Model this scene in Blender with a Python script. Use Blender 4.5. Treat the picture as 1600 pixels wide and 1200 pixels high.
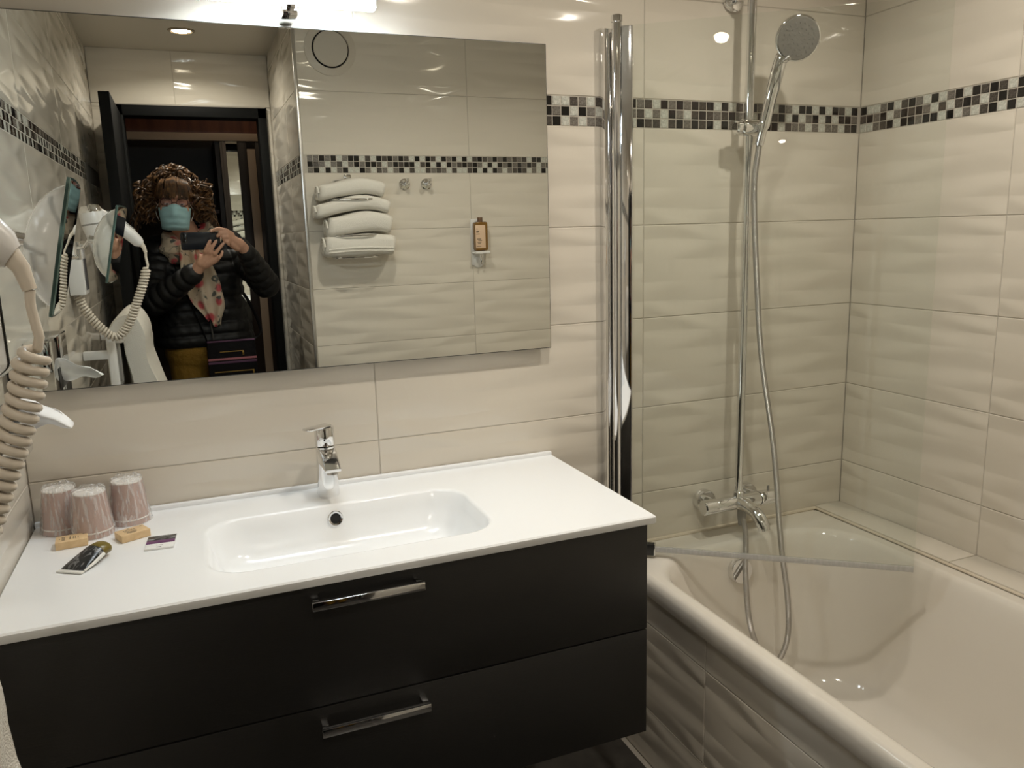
import bpy, bmesh, math, random
import numpy as np
from mathutils import Vector, Matrix
PI = math.pi
random.seed(7)
for o in list(bpy.data.objects):
    bpy.data.objects.remove(o)
scene = bpy.context.scene
C = scene.collection

# ------------------------------------------------------------------ camera
CAM = (0.35564, -1.87040, 1.44949)
F_PX, YAW, PITCH, ROLL = 1237.343, 0.380684, -0.190750, -0.027530
cd = bpy.data.cameras.new('camera')
cd.sensor_fit = 'HORIZONTAL'; cd.sensor_width = 36.0
cd.lens = F_PX * 36.0 / 1600.0
cd.clip_start = 0.02; cd.clip_end = 50
cam = bpy.data.objects.new('camera', cd); C.objects.link(cam)
fw = Vector((math.sin(YAW)*math.cos(PITCH), math.cos(YAW)*math.cos(PITCH), math.sin(PITCH)))
rt = Vector((math.cos(YAW), -math.sin(YAW), 0)); up = rt.cross(fw)
r2 = math.cos(ROLL)*rt + math.sin(ROLL)*up; u2 = -math.sin(ROLL)*rt + math.cos(ROLL)*up
cam.matrix_world = Matrix(((r2.x, u2.x, -fw.x, CAM[0]), (r2.y, u2.y, -fw.y, CAM[1]), (r2.z, u2.z, -fw.z, CAM[2]), (0, 0, 0, 1)))
scene.camera = cam
# ------------------------------------------------------------------ world, exposure, light levels
w = bpy.data.worlds.new('world'); scene.world = w; w.use_nodes = True
w.node_tree.nodes['Background'].inputs[0].default_value = (0.9, 0.8, 0.7, 1)
w.node_tree.nodes['Background'].inputs[1].default_value = 0.02
vs = scene.view_settings
vs.view_transform = 'Standard'; vs.look = 'None'; vs.gamma = 1.0; vs.use_curve_mapping = False
vs.exposure = 0.49
LED_STRENGTH = 66.0                       # the bar over the mirror
DOWN_WATT = 3.6                          # each recessed ceiling lamp
DOWN_COL = (1.0, 0.925, 0.82)
DOWNLIGHTS = [(0.428, -2.19), (1.02, -0.72), (1.70, -0.72)]
# ------------------------------------------------------------------ main measures (metres)
W = 2.231          # right wall
M0, MH = 1.705, 0.0725   # mosaic band
TH, TW = 0.25, 0.748     # wall tile
YF = -1.65         # wall facing the mirror
XR = 0.828         # side of the entrance recess
YD = -2.62         # door wall
ZC = 2.36          # ceiling

# ------------------------------------------------------------------ materials
MATS = {}
def mat(name, col, rough=0.5, metal=0.0, spec=0.5, build=None, **kw):
    if name in MATS: return MATS[name]
    m = bpy.data.materials.new(name); m.use_nodes = True
    nt = m.node_tree; b = nt.nodes['Principled BSDF']
    b.inputs['Base Color'].default_value = (*col, 1); b.inputs['Roughness'].default_value = rough
    b.inputs['Metallic'].default_value = metal; b.inputs['Specular IOR Level'].default_value = spec
    for k, v in kw.items(): b.inputs[k.replace('_', ' ')].default_value = v
    if build: build(nt, b)
    MATS[name] = m
    return m
def N(nt, t, **kw):
    n = nt.nodes.new(t)
    for k, v in kw.items():
        if k.startswith('i_'):
            key = k[2:]; key = int(key) if key.isdigit() else key.replace('_', ' ')
            n.inputs[key].default_value = v
        else: setattr(n, k, v)
    return n
def coord(nt, scale=(1, 1, 1)):
    tc = N(nt, 'ShaderNodeTexCoord'); mp = N(nt, 'ShaderNodeMapping'); mp.inputs['Scale'].default_value = scale
    nt.links.new(tc.outputs['Object'], mp.inputs['Vector']); return mp.outputs[0]
def ramp(nt, fac, stops):
    r = N(nt, 'ShaderNodeValToRGB'); e = r.color_ramp.elements
    while len(e) < len(stops): e.new(0.5)
    for el, (p, c) in zip(e, stops): el.position = p; el.color = (*c, 1)
    nt.links.new(fac, r.inputs[0]); return r.outputs[0]
def bump_from(nt, b, height, dist, strength=1.0):
    bp = N(nt, 'ShaderNodeBump'); bp.inputs['Distance'].default_value = dist; bp.inputs['Strength'].default_value = strength
    nt.links.new(height, bp.inputs['Height']); nt.links.new(bp.outputs[0], b.inputs['Normal'])
def noise_bump(scale, dist, detail=3, stretch=(1, 1, 1)):
    def f(nt, b):
        n = N(nt, 'ShaderNodeTexNoise'); n.inputs['Scale'].default_value = scale; n.inputs['Detail'].default_value = detail
        nt.links.new(coord(nt, stretch), n.inputs['Vector']); bump_from(nt, b, n.outputs['Fac'], dist)
    return f
def noise_col(scale, stops, dist=0, stretch=(1, 1, 1), detail=4):
    def f(nt, b):
        n = N(nt, 'ShaderNodeTexNoise'); n.inputs['Scale'].default_value = scale; n.inputs['Detail'].default_value = detail
        nt.links.new(coord(nt, stretch), n.inputs['Vector'])
        nt.links.new(ramp(nt, n.outputs['Fac'], stops), b.inputs['Base Color'])
        if dist: bump_from(nt, b, n.outputs['Fac'], dist)
    return f
def math_(nt, op, a, b=None):
    n = N(nt, 'ShaderNodeMath', operation=op)
    for i, v in enumerate((a, b)):
        if v is None: continue
        if isinstance(v, (int, float)): n.inputs[i].default_value = v
        else: nt.links.new(v, n.inputs[i])
    return n.outputs[0]
def wave_tile(nt, b):
    # lens shaped ripples: two wave trains that swing against each other, the higher one showing
    v = coord(nt)
    sep = N(nt, 'ShaderNodeSeparateXYZ'); nt.links.new(v, sep.inputs[0])
    n2 = N(nt, 'ShaderNodeTexNoise'); n2.inputs['Scale'].default_value = 1.0; n2.inputs['Detail'].default_value = 0
    nt.links.new(coord(nt, (3.0, 3, 6.5)), n2.inputs['Vector'])
    nz = math_(nt, 'MULTIPLY', n2.outputs['Fac'], 7.0)
    w = math_(nt, 'MULTIPLY', math_(nt, 'SINE', math_(nt, 'ADD', math_(nt, 'MULTIPLY', sep.outputs[0], 2*PI/0.50), nz)), 1.25)
    zc = math_(nt, 'ADD', math_(nt, 'MULTIPLY', sep.outputs[2], 2*PI/0.100), math_(nt, 'MULTIPLY', n2.outputs['Fac'], 3.0))
    A = math_(nt, 'SINE', math_(nt, 'ADD', zc, w))
    B = math_(nt, 'SINE', math_(nt, 'SUBTRACT', math_(nt, 'ADD', zc, PI), w))
    sm = N(nt, 'ShaderNodeMath', operation='SMOOTH_MAX'); nt.links.new(A, sm.inputs[0]); nt.links.new(B, sm.inputs[1]); sm.inputs[2].default_value = 0.35
    bump_from(nt, b, sm.outputs[0], 0.0017)
M_tile = mat('glazed_wavy_tile', (0.70, 0.65, 0.565), 0.10, build=wave_tile)
M_grout = mat('grout', (0.50, 0.46, 0.40), 0.85, build=noise_bump(300, 0.0004))
M_mos = [mat('mosaic_black', (0.012, 0.011, 0.010), 0.10),
         mat('mosaic_brown', (0.10, 0.085, 0.07), 0.16, build=noise_col(260, [(0.3, (0.03, 0.026, 0.022)), (0.7, (0.11, 0.095, 0.08))], 0.0012)),
         mat('mosaic_grey', (0.22, 0.20, 0.17), 0.2, build=noise_col(260, [(0.3, (0.09, 0.08, 0.07)), (0.7, (0.24, 0.22, 0.19))], 0.0012)),
         mat('mosaic_pale', (0.50, 0.50, 0.45), 0.12, build=noise_col(180, [(0.3, (0.40, 0.41, 0.36)), (0.7, (0.68, 0.68, 0.62))], 0.0015))]
M_white = mat('white_resin', (0.93, 0.945, 0.955), 0.16)
M_enamel = mat('white_enamel', (0.735, 0.69, 0.615), 0.07)
M_paint = mat('ceiling_paint', (0.62, 0.58, 0.50), 0.9, build=noise_bump(220, 0.0003))
M_floor = mat('dark_floor_tile', (0.06, 0.055, 0.05), 0.35, build=noise_col(14, [(0.3, (0.04, 0.037, 0.034)), (0.7, (0.085, 0.078, 0.07))]))
M_chrome = mat('chrome', (0.80, 0.80, 0.80), 0.06, 1.0)
M_satin = mat('satin_aluminium', (0.62, 0.61, 0.59), 0.28, 1.0)
M_grey_pl = mat('grey_plastic', (0.30, 0.29, 0.27), 0.4)
M_mirror = mat('mirror_silver', (0.86, 0.88, 0.85), 0.0, 1.0)
M_edge = mat('mirror_edge', (0.05, 0.05, 0.045), 0.3, 0.4)
M_black = mat('black_laminate', (0.014, 0.0135, 0.013), 0.42, build=noise_bump(60, 0.0002, 2, (1, 1, 12)))
M_dark = mat('dark_void', (0.008, 0.008, 0.008), 0.8)
M_doorblk = mat('charcoal_door_paint', (0.008, 0.0085, 0.0085), 0.6, spec=0.12)
M_wplast = mat('white_plastic', (0.78, 0.77, 0.75), 0.3)
M_cord = mat('cream_cord', (0.72, 0.65, 0.55), 0.4)
M_caulk = mat('cream_caulk', (0.68, 0.60, 0.48), 0.6)
def glass_thin(name, tint, fres=1.45, rough=0.0, white=0.0, flat=False):
    m = bpy.data.materials.new(name); m.use_nodes = True; nt = m.node_tree; nt.nodes.clear()
    out = N(nt, 'ShaderNodeOutputMaterial'); tr = N(nt, 'ShaderNodeBsdfTransparent'); tr.inputs[0].default_value = (*tint, 1)
    gl = N(nt, 'ShaderNodeBsdfGlossy'); gl.inputs['Roughness'].default_value = rough; gl.inputs['Color'].default_value = (1, 1, 1, 1)
    ge = N(nt, 'ShaderNodeNewGeometry'); dp = N(nt, 'ShaderNodeVectorMath', operation='DOT_PRODUCT')   # Schlick, same from both sides of the sheet
    nt.links.new(ge.outputs['Incoming'], dp.inputs[0]); nt.links.new(ge.outputs['Normal'], dp.inputs[1])
    f0 = ((fres-1)/(fres+1))**2
    sch = math_(nt, 'POWER', math_(nt, 'SUBTRACT', 1.0, math_(nt, 'ABSOLUTE', dp.outputs['Value'])), 5.0)
    fr = math_(nt, 'ADD', math_(nt, 'MULTIPLY', sch, 1-f0), f0)
    mx = N(nt, 'ShaderNodeMixShader'); nt.links.new(fr, mx.inputs[0])
    last = tr.outputs[0]
    if white:
        df = N(nt, 'ShaderNodeBsdfDiffuse'); df.inputs[0].default_value = (0.9, 0.9, 0.9, 1)
        nz = N(nt, 'ShaderNodeTexNoise'); nz.inputs['Scale'].default_value = 1.0; nz.inputs['Detail'].default_value = 3
        nt.links.new(coord(nt, (160, 160, 22)), nz.inputs['Vector'])
        f = ramp(nt, nz.outputs['Fac'], [(0.48, (white*(0.9 if flat else 0.28),)*3), (0.62, (white,)*3)])
        m2 = N(nt, 'ShaderNodeMixShader'); nt.links.new(f, m2.inputs[0]); nt.links.new(tr.outputs[0], m2.inputs[1]); nt.links.new(df.outputs[0], m2.inputs[2]); last = m2.outputs[0]
        bp = N(nt, 'ShaderNodeBump'); bp.inputs['Distance'].default_value = 0.0 if flat else 0.003; nt.links.new(nz.outputs['Fac'], bp.inputs['Height'])
        nt.links.new(bp.outputs[0], gl.inputs['Normal'])
    nt.links.new(last, mx.inputs[1]); nt.links.new(gl.outputs[0], mx.inputs[2]); nt.links.new(mx.outputs[0], out.inputs[0])
    MATS[name] = m; return m
M_glass = glass_thin('clear_glass', (0.97, 0.985, 0.975), 1.35)
M_film = glass_thin('crinkled_film', (0.97, 0.97, 0.97), 1.3, 0.2, 0.40)
M_seal = glass_thin('clear_pvc', (0.84, 0.84, 0.84), 1.45, 0.15, 0.30, True)
def emit(name, col, s):
    m = bpy.data.materials.new(name); m.use_nodes = True; nt = m.node_tree; b = nt.nodes['Principled BSDF']
    b.inputs['Base Color'].default_value = (*col, 1)
    b.inputs['Emission Color'].default_value = (*col, 1); b.inputs['Emission Strength'].default_value = s; return m
M_led = emit('led_diffuser', (0.90, 1.0, 1.07), LED_STRENGTH)
M_lamp = emit('downlight_lens', (1.0, 0.86, 0.64), 40.0)
M_towel = mat('white_terry', (0.80, 0.77, 0.70), 0.95, spec=0.1, build=noise_bump(520, 0.0022, 3))
M_tissue = mat('tissue_paper', (0.88, 0.88, 0.87), 0.9, spec=0.1)

# ------------------------------------------------------------------ mesh helpers
class MB:
    def __init__(s): s.v = []; s.f = []; s.m = []
    def add(s, vs, fs, mi=0):
        k = len(s.v); s.v += [tuple(v) for v in vs]
        for f in fs: s.f.append(tuple(i + k for i in f)); s.m.append(mi)
        return s
    def box(s, x0, x1, y0, y1, z0, z1, bev=0.0, mi=0, M=None):
        bm = bmesh.new(); bmesh.ops.create_cube(bm, size=1)
        for v in bm.verts: v.co = Vector(((x0+x1)/2+v.co.x*(x1-x0), (y0+y1)/2+v.co.y*(y1-y0), (z0+z1)/2+v.co.z*(z1-z0)))
        if bev: bmesh.ops.bevel(bm, geom=bm.edges[:], offset=bev, segments=2, affect='EDGES', profile=0.5)
        if M is not None: bm.transform(M)
        bm.verts.index_update(); s.add([v.co[:] for v in bm.verts], [[v.index for v in f.verts] for f in bm.faces], mi); bm.free(); return s
    def loft(s, rings, closed=True, cap0=False, cap1=False, mi=0):
        n = len(rings[0]); vs = [p for r in rings for p in r]; fs = []
        for i in range(len(rings)-1):
            for j in range(n if closed else n-1):
                a = i*n+j; b = i*n+(j+1) % n; fs.append((a, b, b+n, a+n))
        if cap0: fs.append(tuple(range(n))[::-1])
        if cap1: fs.append(tuple((len(rings)-1)*n+i for i in range(n)))
        return s.add(vs, fs, mi)
    def tube(s, pts, r, n=12, caps=True, mi=0, flat=None):
        pts = [Vector(p) for p in pts]; rs = r if isinstance(r, (list, tuple)) else [r]*len(pts)
        t = (pts[1]-pts[0]).normalized(); a = Vector((0, 0, 1)) if abs(t.z) < 0.9 else Vector((1, 0, 0))
        u = t.cross(a).normalized(); rings = []
        for i, p in enumerate(pts):
            if i == 0: tt = t
            elif i == len(pts)-1: tt = (pts[i]-pts[i-1]).normalized()
            else: tt = (pts[i+1]-pts[i-1]).normalized()
            u = (u - tt*u.dot(tt)).normalized(); v = tt.cross(u)
            rings.append([p + rs[i]*(math.cos(2*PI*k/n)*u + math.sin(2*PI*k/n)*v*(flat or 1)) for k in range(n)])
        return s.loft(rings, True, caps, caps, mi)
    def cyl(s, p0, p1, r0, r1=None, n=24, mi=0, bev=0.0):
        r1 = r0 if r1 is None else r1; p0 = Vector(p0); p1 = Vector(p1)
        if bev:
            d = (p1-p0).normalized()*bev
            return s.tube([p0, p0, p0+d, p1-d, p1, p1], [r0-bev, r0-bev+1e-5, r0, r1, r1-bev+1e-5, r1-bev], n, True, mi) if False else s.lathe_ax(p0, p1, [(r0-bev, 0), (r0, bev), (r1, -bev), (r1-bev, 0)], n, mi)
        return s.tube([p0, p1], [r0, r1], n, True, mi)
    def lathe_ax(s, p0, p1, prof, n=24, mi=0, caps=True):
        # prof: (radius, offset); offset >=0 from p0 for first half, <=0 from p1 for second half
        p0 = Vector(p0); p1 = Vector(p1); d = (p1-p0).normalized(); h = len(prof)//2
        pts = [(p0 + d*o if i < h else p1 + d*o) for i, (r, o) in enumerate(prof)]
        return s.rings_along(pts, [r for r, o in prof], d, n, mi, caps)
    def rings_along(s, pts, rs, d, n=24, mi=0, caps=True):
        d = Vector(d).normalized(); a = Vector((0, 0, 1)) if abs(d.z) < 0.9 else Vector((1, 0, 0))
        u = d.cross(a).normalized(); v = d.cross(u)
        return s.loft([[Vector(p)+r*(math.cos(2*PI*k/n)*u+math.sin(2*PI*k/n)*v) for k in range(n)] for p, r in zip(pts, rs)], True, caps, caps, mi)
    def lathe(s, c, d, prof, n=28, mi=0, caps=True):
        # prof: (radius, distance along d from c)
        c = Vector(c); d = Vector(d).normalized()
        return s.rings_along([c+d*h for r, h in prof], [max(r, 1e-4) for r, h in prof], d, n, mi, caps)
    def ell(s, c, r, n=20, m=12, mi=0, M=None):
        c = Vector(c); r = (r, r, r) if isinstance(r, (int, float)) else r; rings = []
        for i in range(m+1):
            a = PI*(0.001+0.998*i/m)
            ring = []
            for k in range(n):
                p = Vector((r[0]*math.sin(a)*math.cos(2*PI*k/n), r[1]*math.sin(a)*math.sin(2*PI*k/n), r[2]*math.cos(a)))
                if M is not None: p = M @ p
                ring.append(c+p)
            rings.append(ring)
        return s.loft(rings, True, True, True, mi)
    def capsule(s, p0, p1, r0, r1, n=14):
        p0 = Vector(p0); p1 = Vector(p1); d = (p1-p0).normalized(); L = (p1-p0).length; pr = []
        for i in range(7): a = PI/2*i/6; pr.append((r0*math.sin(a), -r0*math.cos(a)))
        for i in range(7): a = PI/2*i/6; pr.append((r1*math.cos(a), L+r1*math.sin(a)))
        return s.lathe(p0, d, pr, n)
    def mesh(s, name, mats, sharp=35, smooth=True):
        me = bpy.data.meshes.new(name); me.from_pydata(s.v, [], s.f)
        for m in (mats if isinstance(mats, (list, tuple)) else [mats]): me.materials.append(m)
        bm = bmesh.new(); bm.from_mesh(me); bmesh.ops.recalc_face_normals(bm, faces=bm.faces); bm.to_mesh(me); bm.free()
        me.polygons.foreach_set('material_index', s.m)
        if smooth:
            me.polygons.foreach_set('use_smooth', [True]*len(me.polygons)); me.set_sharp_from_angle(angle=math.radians(sharp))
        me.update(); return me
    def build(s, name, mats, parent=None, sharp=35, smooth=True, loc=(0, 0, 0)):
        return link(name, s.mesh(name, mats, sharp, smooth), parent, loc)
def link(name, me, parent=None, loc=(0, 0, 0), rotz=0):
    o = bpy.data.objects.new(name, me); C.objects.link(o); o.location = loc; o.rotation_euler = (0, 0, rotz)
    if parent is not None: o.parent = parent
    return o
def tag(o, label, cat, group=None):
    o['label'] = label; o['category'] = cat
    if group: o['group'] = group
    return o
def thing(name, label, cat, loc=(0, 0, 0), rotz=0, group=None):
    o = bpy.data.objects.new(name, None); C.objects.link(o); o.location = loc; o.rotation_euler = (0, 0, rotz)
    o.empty_display_size = 0.05
    return tag(o, label, cat, group)
class LP:
    """builds parts given in world coordinates under an unrotated thing"""
    def __init__(s, root): s.root = root; s.o = Vector(root.location)
    def __call__(s, name, mb, mats, sharp=35, parent=None, smooth=True, label=None):
        mb.v = [(v[0]-s.o.x, v[1]-s.o.y, v[2]-s.o.z) for v in mb.v]
        o = mb.build(name, mats, parent or s.root, sharp, smooth)
        if label: o['label'] = label
        return o
def struct(o, label=None, cat=None):
    o['kind'] = 'structure'
    if label: o['label'] = label
    if cat: o['category'] = cat
    return o
def spline(pts, n=8):
    P = [Vector(p) for p in pts]; P = [P[0]*2-P[1]] + P + [P[-1]*2-P[-2]]; out = []
    for i in range(1, len(P)-2):
        a, b, c, d = P[i-1:i+3]
        for k in range(n):
            t = k/n
            out.append(0.5*((2*b)+(c-a)*t+(2*a-5*b+4*c-d)*t*t+(3*b-a-3*c+d)*t*t*t))
    out.append(P[-2]); return out
def rrect(x0, x1, y0, y1, r, z, nc=8, ns=6):
    pts = []; r = min(r, (x1-x0)/2-1e-4, (y1-y0)/2-1e-4)
    cs = [(x1-r, y1-r, 0), (x0+r, y1-r, PI/2), (x0+r, y0+r, PI), (x1-r, y0+r, 1.5*PI)]
    for q, (cx, cy, a0) in enumerate(cs):
        for k in range(nc+1):
            a = a0+PI/2*k/nc; pts.append(Vector((cx+r*math.cos(a), cy+r*math.sin(a), z)))
        nx, ny, na = cs[(q+1) % 4]; e = Vector((nx+r*math.cos(na), ny+r*math.sin(na), z)); s = pts[-1]
        for k in range(1, ns): pts.append(s.lerp(e, k/ns))
    return pts
def text_mesh(body, size, m, align='CENTER'):
    cu = bpy.data.curves.new('lettering', 'FONT'); cu.body = body; cu.size = size; cu.align_x = align; cu.align_y = 'CENTER'; cu.extrude = 0.00008; cu.resolution_u = 3
    t = bpy.data.objects.new('lettering_tmp', cu); C.objects.link(t); bpy.context.view_layer.update()
    me = bpy.data.meshes.new_from_object(t.evaluated_get(bpy.context.evaluated_depsgraph_get())); bpy.data.objects.remove(t)
    me.materials.clear(); me.materials.append(m); me.name = 'lettering'; return me
def voxel(mb, size, smooth_it=4, factor=0.5):
    me = bpy.data.meshes.new('tmp'); me.from_pydata(mb.v, [], mb.f)
    bm = bmesh.new(); bm.from_mesh(me); bmesh.ops.recalc_face_normals(bm, faces=bm.faces); bm.to_mesh(me); bm.free()
    o = bpy.data.objects.new('tmp', me); C.objects.link(o)
    r = o.modifiers.new('r', 'REMESH'); r.mode = 'VOXEL'; r.voxel_size = size
    if smooth_it:
        sm = o.modifiers.new('s', 'SMOOTH'); sm.factor = factor; sm.iterations = smooth_it
    bpy.context.view_layer.update()
    out = bpy.data.meshes.new_from_object(o.evaluated_get(bpy.context.evaluated_depsgraph_get()))
    bpy.data.objects.remove(o); bpy.data.meshes.remove(me)
    out.polygons.foreach_set('use_smooth', [True]*len(out.polygons)); return out

# ------------------------------------------------------------------ tiled walls
TILE_MESH = {}
def tile_mesh(wd, ht, t=0.008, m=None, bev=0.0012, key='tile'):
    k = (key, round(wd, 4), round(ht, 4))
    if k not in TILE_MESH:
        hx, hz = wd/2, ht/2
        def ring(d, y): return [(-hx+d, y, -hz+d), (hx-d, y, -hz+d), (hx-d, y, hz-d), (-hx+d, y, hz-d)]
        mb = MB(); mb.loft([ring(0, t), ring(0, bev), ring(bev, 0)], True, False, True)
        TILE_MESH[k] = mb.mesh('wall_tile' if key == 'tile' else 'mosaic_tile', m or M_tile, 35, False)
    return TILE_MESH[k]
GAP = 0.0022
def tile_field(parent, origin, rotz, ulist, zlist, holes=()):
    """tiles whose front lies on the plane through origin; local u runs along the wall, local +y into the wall"""
    ca, sa = math.cos(rotz), math.sin(rotz)
    for u0, u1 in zip(ulist[:-1], ulist[1:]):
        for z0, z1 in zip(zlist[:-1], zlist[1:]):
            rects = [(u0, u1, z0, z1)]
            for (a, b, c, d) in holes:
                new = []
                for (p, q, r, s_) in rects:
                    if q <= a or p >= b or s_ <= c or r >= d: new.append((p, q, r, s_)); continue
                    if s_ > d: new.append((p, q, d, s_))
                    if r < c: new.append((p, q, r, c))
                    lo, hi = max(r, c), min(s_, d)
                    if p < a: new.append((p, a, lo, hi))
                    if q > b: new.append((b, q, lo, hi))
                rects = new
            for (p, q, r, s_) in rects:
                if q-p < 0.012 or s_-r < 0.012: continue
                u = (p+q)/2; z = (r+s_)/2
                link('wall_tile', tile_mesh(q-p-GAP, s_-r-GAP), parent, (origin[0]+ca*u, origin[1]+sa*u, z), rotz)
PIT = 0.02415
def mosaic(parent, origin, rotz, u0, u1, z0, seed):
    rnd = random.Random(seed); ca, sa = math.cos(rotz), math.sin(rotz); n = int((u1-u0)/PIT+0.3); prev = [None]*3
    for i in range(n):
        up_ = None
        for r in range(3):
            c = rnd.choices((0, 1, 2, 3), (0.38, 0.17, 0.20, 0.25))[0]
            while (c == prev[r] and rnd.random() < 0.8) or (c == up_ and rnd.random() < 0.8): c = rnd.choices((0, 1, 2, 3), (0.38, 0.17, 0.20, 0.25))[0]
            prev[r] = up_ = c
            u = u0+(i+0.5)*PIT; z = z0+(2-r+0.5)*PIT
            link('mosaic_tile', tile_mesh(PIT-0.0026, PIT-0.0026, 0.006, M_mos[c], 0.0012, 'mosaic%d' % c), parent, (origin[0]+ca*u, origin[1]+sa*u, z), rotz)
def wall_slab(name, x0, x1, y0, y1, z0, z1, label):
    return struct(MB().box(x0, x1, y0, y1, z0, z1).build(name, M_grout, smooth=False), label, 'wall')
REC = 0.0016
zlow = [0.0] + [M0-TH*k for k in range(6, -1, -1)]
ztop = [M0+MH, M0+MH+TH, M0+MH+2*TH, ZC]
# back wall (mirror wall)
wb = wall_slab('wall_back', -0.1, W+0.1, REC, 0.1, 0, ZC, 'white wavy tiled wall behind the vanity and the bath taps')
for zl in (zlow, ztop): tile_field(wb, (0, 0, 0), 0, [0, TW, 2*TW, W], zl)
mosaic(wb, (0, 0, 0), 0, 1.16, W, M0, 1)
# right wall: local u runs towards -y ; plane normal -x
wr = wall_slab('wall_right', W+REC, W+0.1, YF-0.1, 0, 0, ZC, 'white wavy tiled wall along the long side of the bath')
for zl in (zlow, ztop): tile_field(wr, (W, 0, 0), -PI/2, [0, 0.485, 0.485+TW, -YF], zl)
mosaic(wr, (W, 0, 0), -PI/2, 0, -YF-0.02, M0, 4)
# left wall: u runs towards +y ; start at door wall
wl = wall_slab('wall_left', -0.1, -REC, YD-0.1, 0, 0, ZC, 'white wavy tiled wall with the hair dryer and magnifying mirror')
ul = [0, -2.083-YD, -1.335-YD, -0.587-YD, -YD]
for zl in (zlow, ztop): tile_field(wl, (0, YD, 0), PI/2, ul, zl)
mosaic(wl, (0, YD, 0), PI/2, 0.62, -YD-0.25, M0, 6)
# wall opposite the mirror: u runs towards -x
M1 = 1.709
zlow2 = [0.0, 0.245, 0.4905, 0.7355, 0.981, 1.2255, 1.4705, M1]; ztop2 = [M1+MH, 2.036, 2.281, ZC]
wf = wall_slab('wall_front', XR+REC, W+0.1, YF-0.1, YF-REC, 0, ZC, 'white wavy tiled wall with the towel rack, facing the mirror')
for zl in (zlow2, ztop2): tile_field(wf, (W, YF, 0), PI, [0, W-1.565, W-XR-0.012], zl)
mosaic(wf, (W, YF, 0), PI, 0, W-XR-0.012, M1, 3)
# recess side wall: plane x=XR, normal -x
ws = wall_slab('wall_recess', XR+REC, XR+0.09, YD-0.1, YF-0.1, 0, ZC, 'narrow tiled side wall of the entrance recess')
for zl in (zlow2, ztop2): tile_field(ws, (XR, YF, 0), -PI/2, [0.012, 0.352, YF-YD], zl)
mosaic(ws, (XR, YF, 0), -PI/2, 0.012, YF-YD, M1, 8)
struct(MB().box(XR-0.001, XR+0.011, YF-0.011, YF+0.001, 0, ZC, 0.002).build('trim_1', M_satin), 'grey metal corner strip at the edge of the entrance recess', 'trim')
# door wall with opening
DX0, DX1, DZ = 0.135, 0.762, 2.052
wd = struct(MB().box(-0.1, DX0-0.04, YD-0.12, YD-REC, 0, ZC).box(DX1+0.04, XR+0.1, YD-0.12, YD-REC, 0, ZC).box(-0.1, XR+0.1, YD-0.12, YD-REC, DZ+0.04, ZC).build('wall_entrance', M_grout, smooth=False), 'tiled wall above and around the black door frame', 'wall')
tile_field(wd, (XR, YD, 0), PI, [0, XR-0.375, XR], [0, 2.09, ZC], holes=[(XR-DX1-0.045, XR-DX0+0.06, 0, DZ+0.055)])
# ceiling and floor
ce = struct(MB().box(-0.1, W+0.1, YF, 0.1, ZC, ZC+0.05).box(-0.1, XR+0.1, YD-0.1, YF, ZC, ZC+0.05).build('ceiling', M_paint, smooth=False), 'plain beige painted ceiling', 'ceiling')
fl = struct(MB().box(-0.1, W+0.1, YD-0.1, 0.1, -0.05, -0.003).build('floor', M_grout, smooth=False), 'dark tiled floor', 'floor')
FT = {}
for i in range(4):
    for j in range(9):
        x0, x1 = i*0.35, min((i+1)*0.35, 1.385); y1 = -j*0.3; y0 = max(y1-0.3, YD)
        if y1 <= YF and x0 >= XR: continue
        if y0 < YF: x1 = min(x1, XR)
        if x1-x0 < 0.02 or y1-y0 < 0.02: continue
        key = (round(x1-x0, 3), round(y1-y0, 3))
        if key not in FT: FT[key] = MB().box(-key[0]/2+0.001, key[0]/2-0.001, -key[1]/2+0.001, key[1]/2-0.001, -0.006, 0).mesh('floor_tile', M_floor, smooth=False)
        link('floor_tile', FT[key], fl, ((x0+x1)/2, (y0+y1)/2, 0))

# ------------------------------------------------------------------ bath and its surround
TX0, TX1, RIM = 1.383, 2.128, 0.556
ap = struct(MB().box(1.408, 1.45, YF, 0, 0, 0.515).build('wall_bath_apron', M_grout, smooth=False), 'wavy tiled panel under the front edge of the bath', 'wall')
tile_field(ap, (1.40, 0, 0), -PI/2, [0, 0.443, 0.443+TW, -YF], [0, 0.164, 0.414, 0.512])
lg = struct(MB().box(TX1, W, YF, 0, 0.40, 0.562).build('ledge_right', M_grout, smooth=False), 'narrow tiled ledge between the bath and the long wall', 'ledge')
for y0, y1 in ((0, -0.485), (-0.485, -1.233), (-1.233, YF)):
    link('ledge_tile', MB().box(-0.049, 0.049, (y1-y0)/2+0.0012, (y0-y1)/2-0.0012, -0.006, 0, 0.001).mesh('ledge_tile', M_tile), lg, ((TX1+W)/2+0.001, (y0+y1)/2, 0.567))
tub = thing('bathtub', 'white enamel bathtub fitted along the right wall', 'bathtub', (1.75, -0.82, 0))
P = LP(tub)
mb = MB(); rings = []
def rr(x0, x1, y0, y1, r, z): rings.append(rrect(x0, x1, y0, y1, r, z, 10, 10))
rr(TX0+0.030, TX1, YF, 0, 0.01, 0.500)
rr(TX0+0.006, TX1, YF, 0, 0.015, 0.500)
rr(TX0, TX1, YF, 0, 0.02, 0.510); rr(TX0, TX1, YF, 0, 0.02, 0.535)
rr(TX0+0.004, TX1, YF, 0, 0.02, 0.548); rr(TX0+0.014, TX1-0.004, YF+0.004, -0.004, 0.02, RIM); rr(TX0+0.018, TX1-0.008, YF+0.008, -0.008, 0.02, RIM); rr(1.414, 2.096, -1.564, -0.096, 0.17, RIM)
rr(1.418, 2.092, -1.56, -0.10, 0.17, RIM); rr(1.428, 2.085, -1.55, -0.108, 0.17, RIM-0.004); rr(1.436, 2.078, -1.54, -0.116, 0.17, RIM-0.014)
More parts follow.
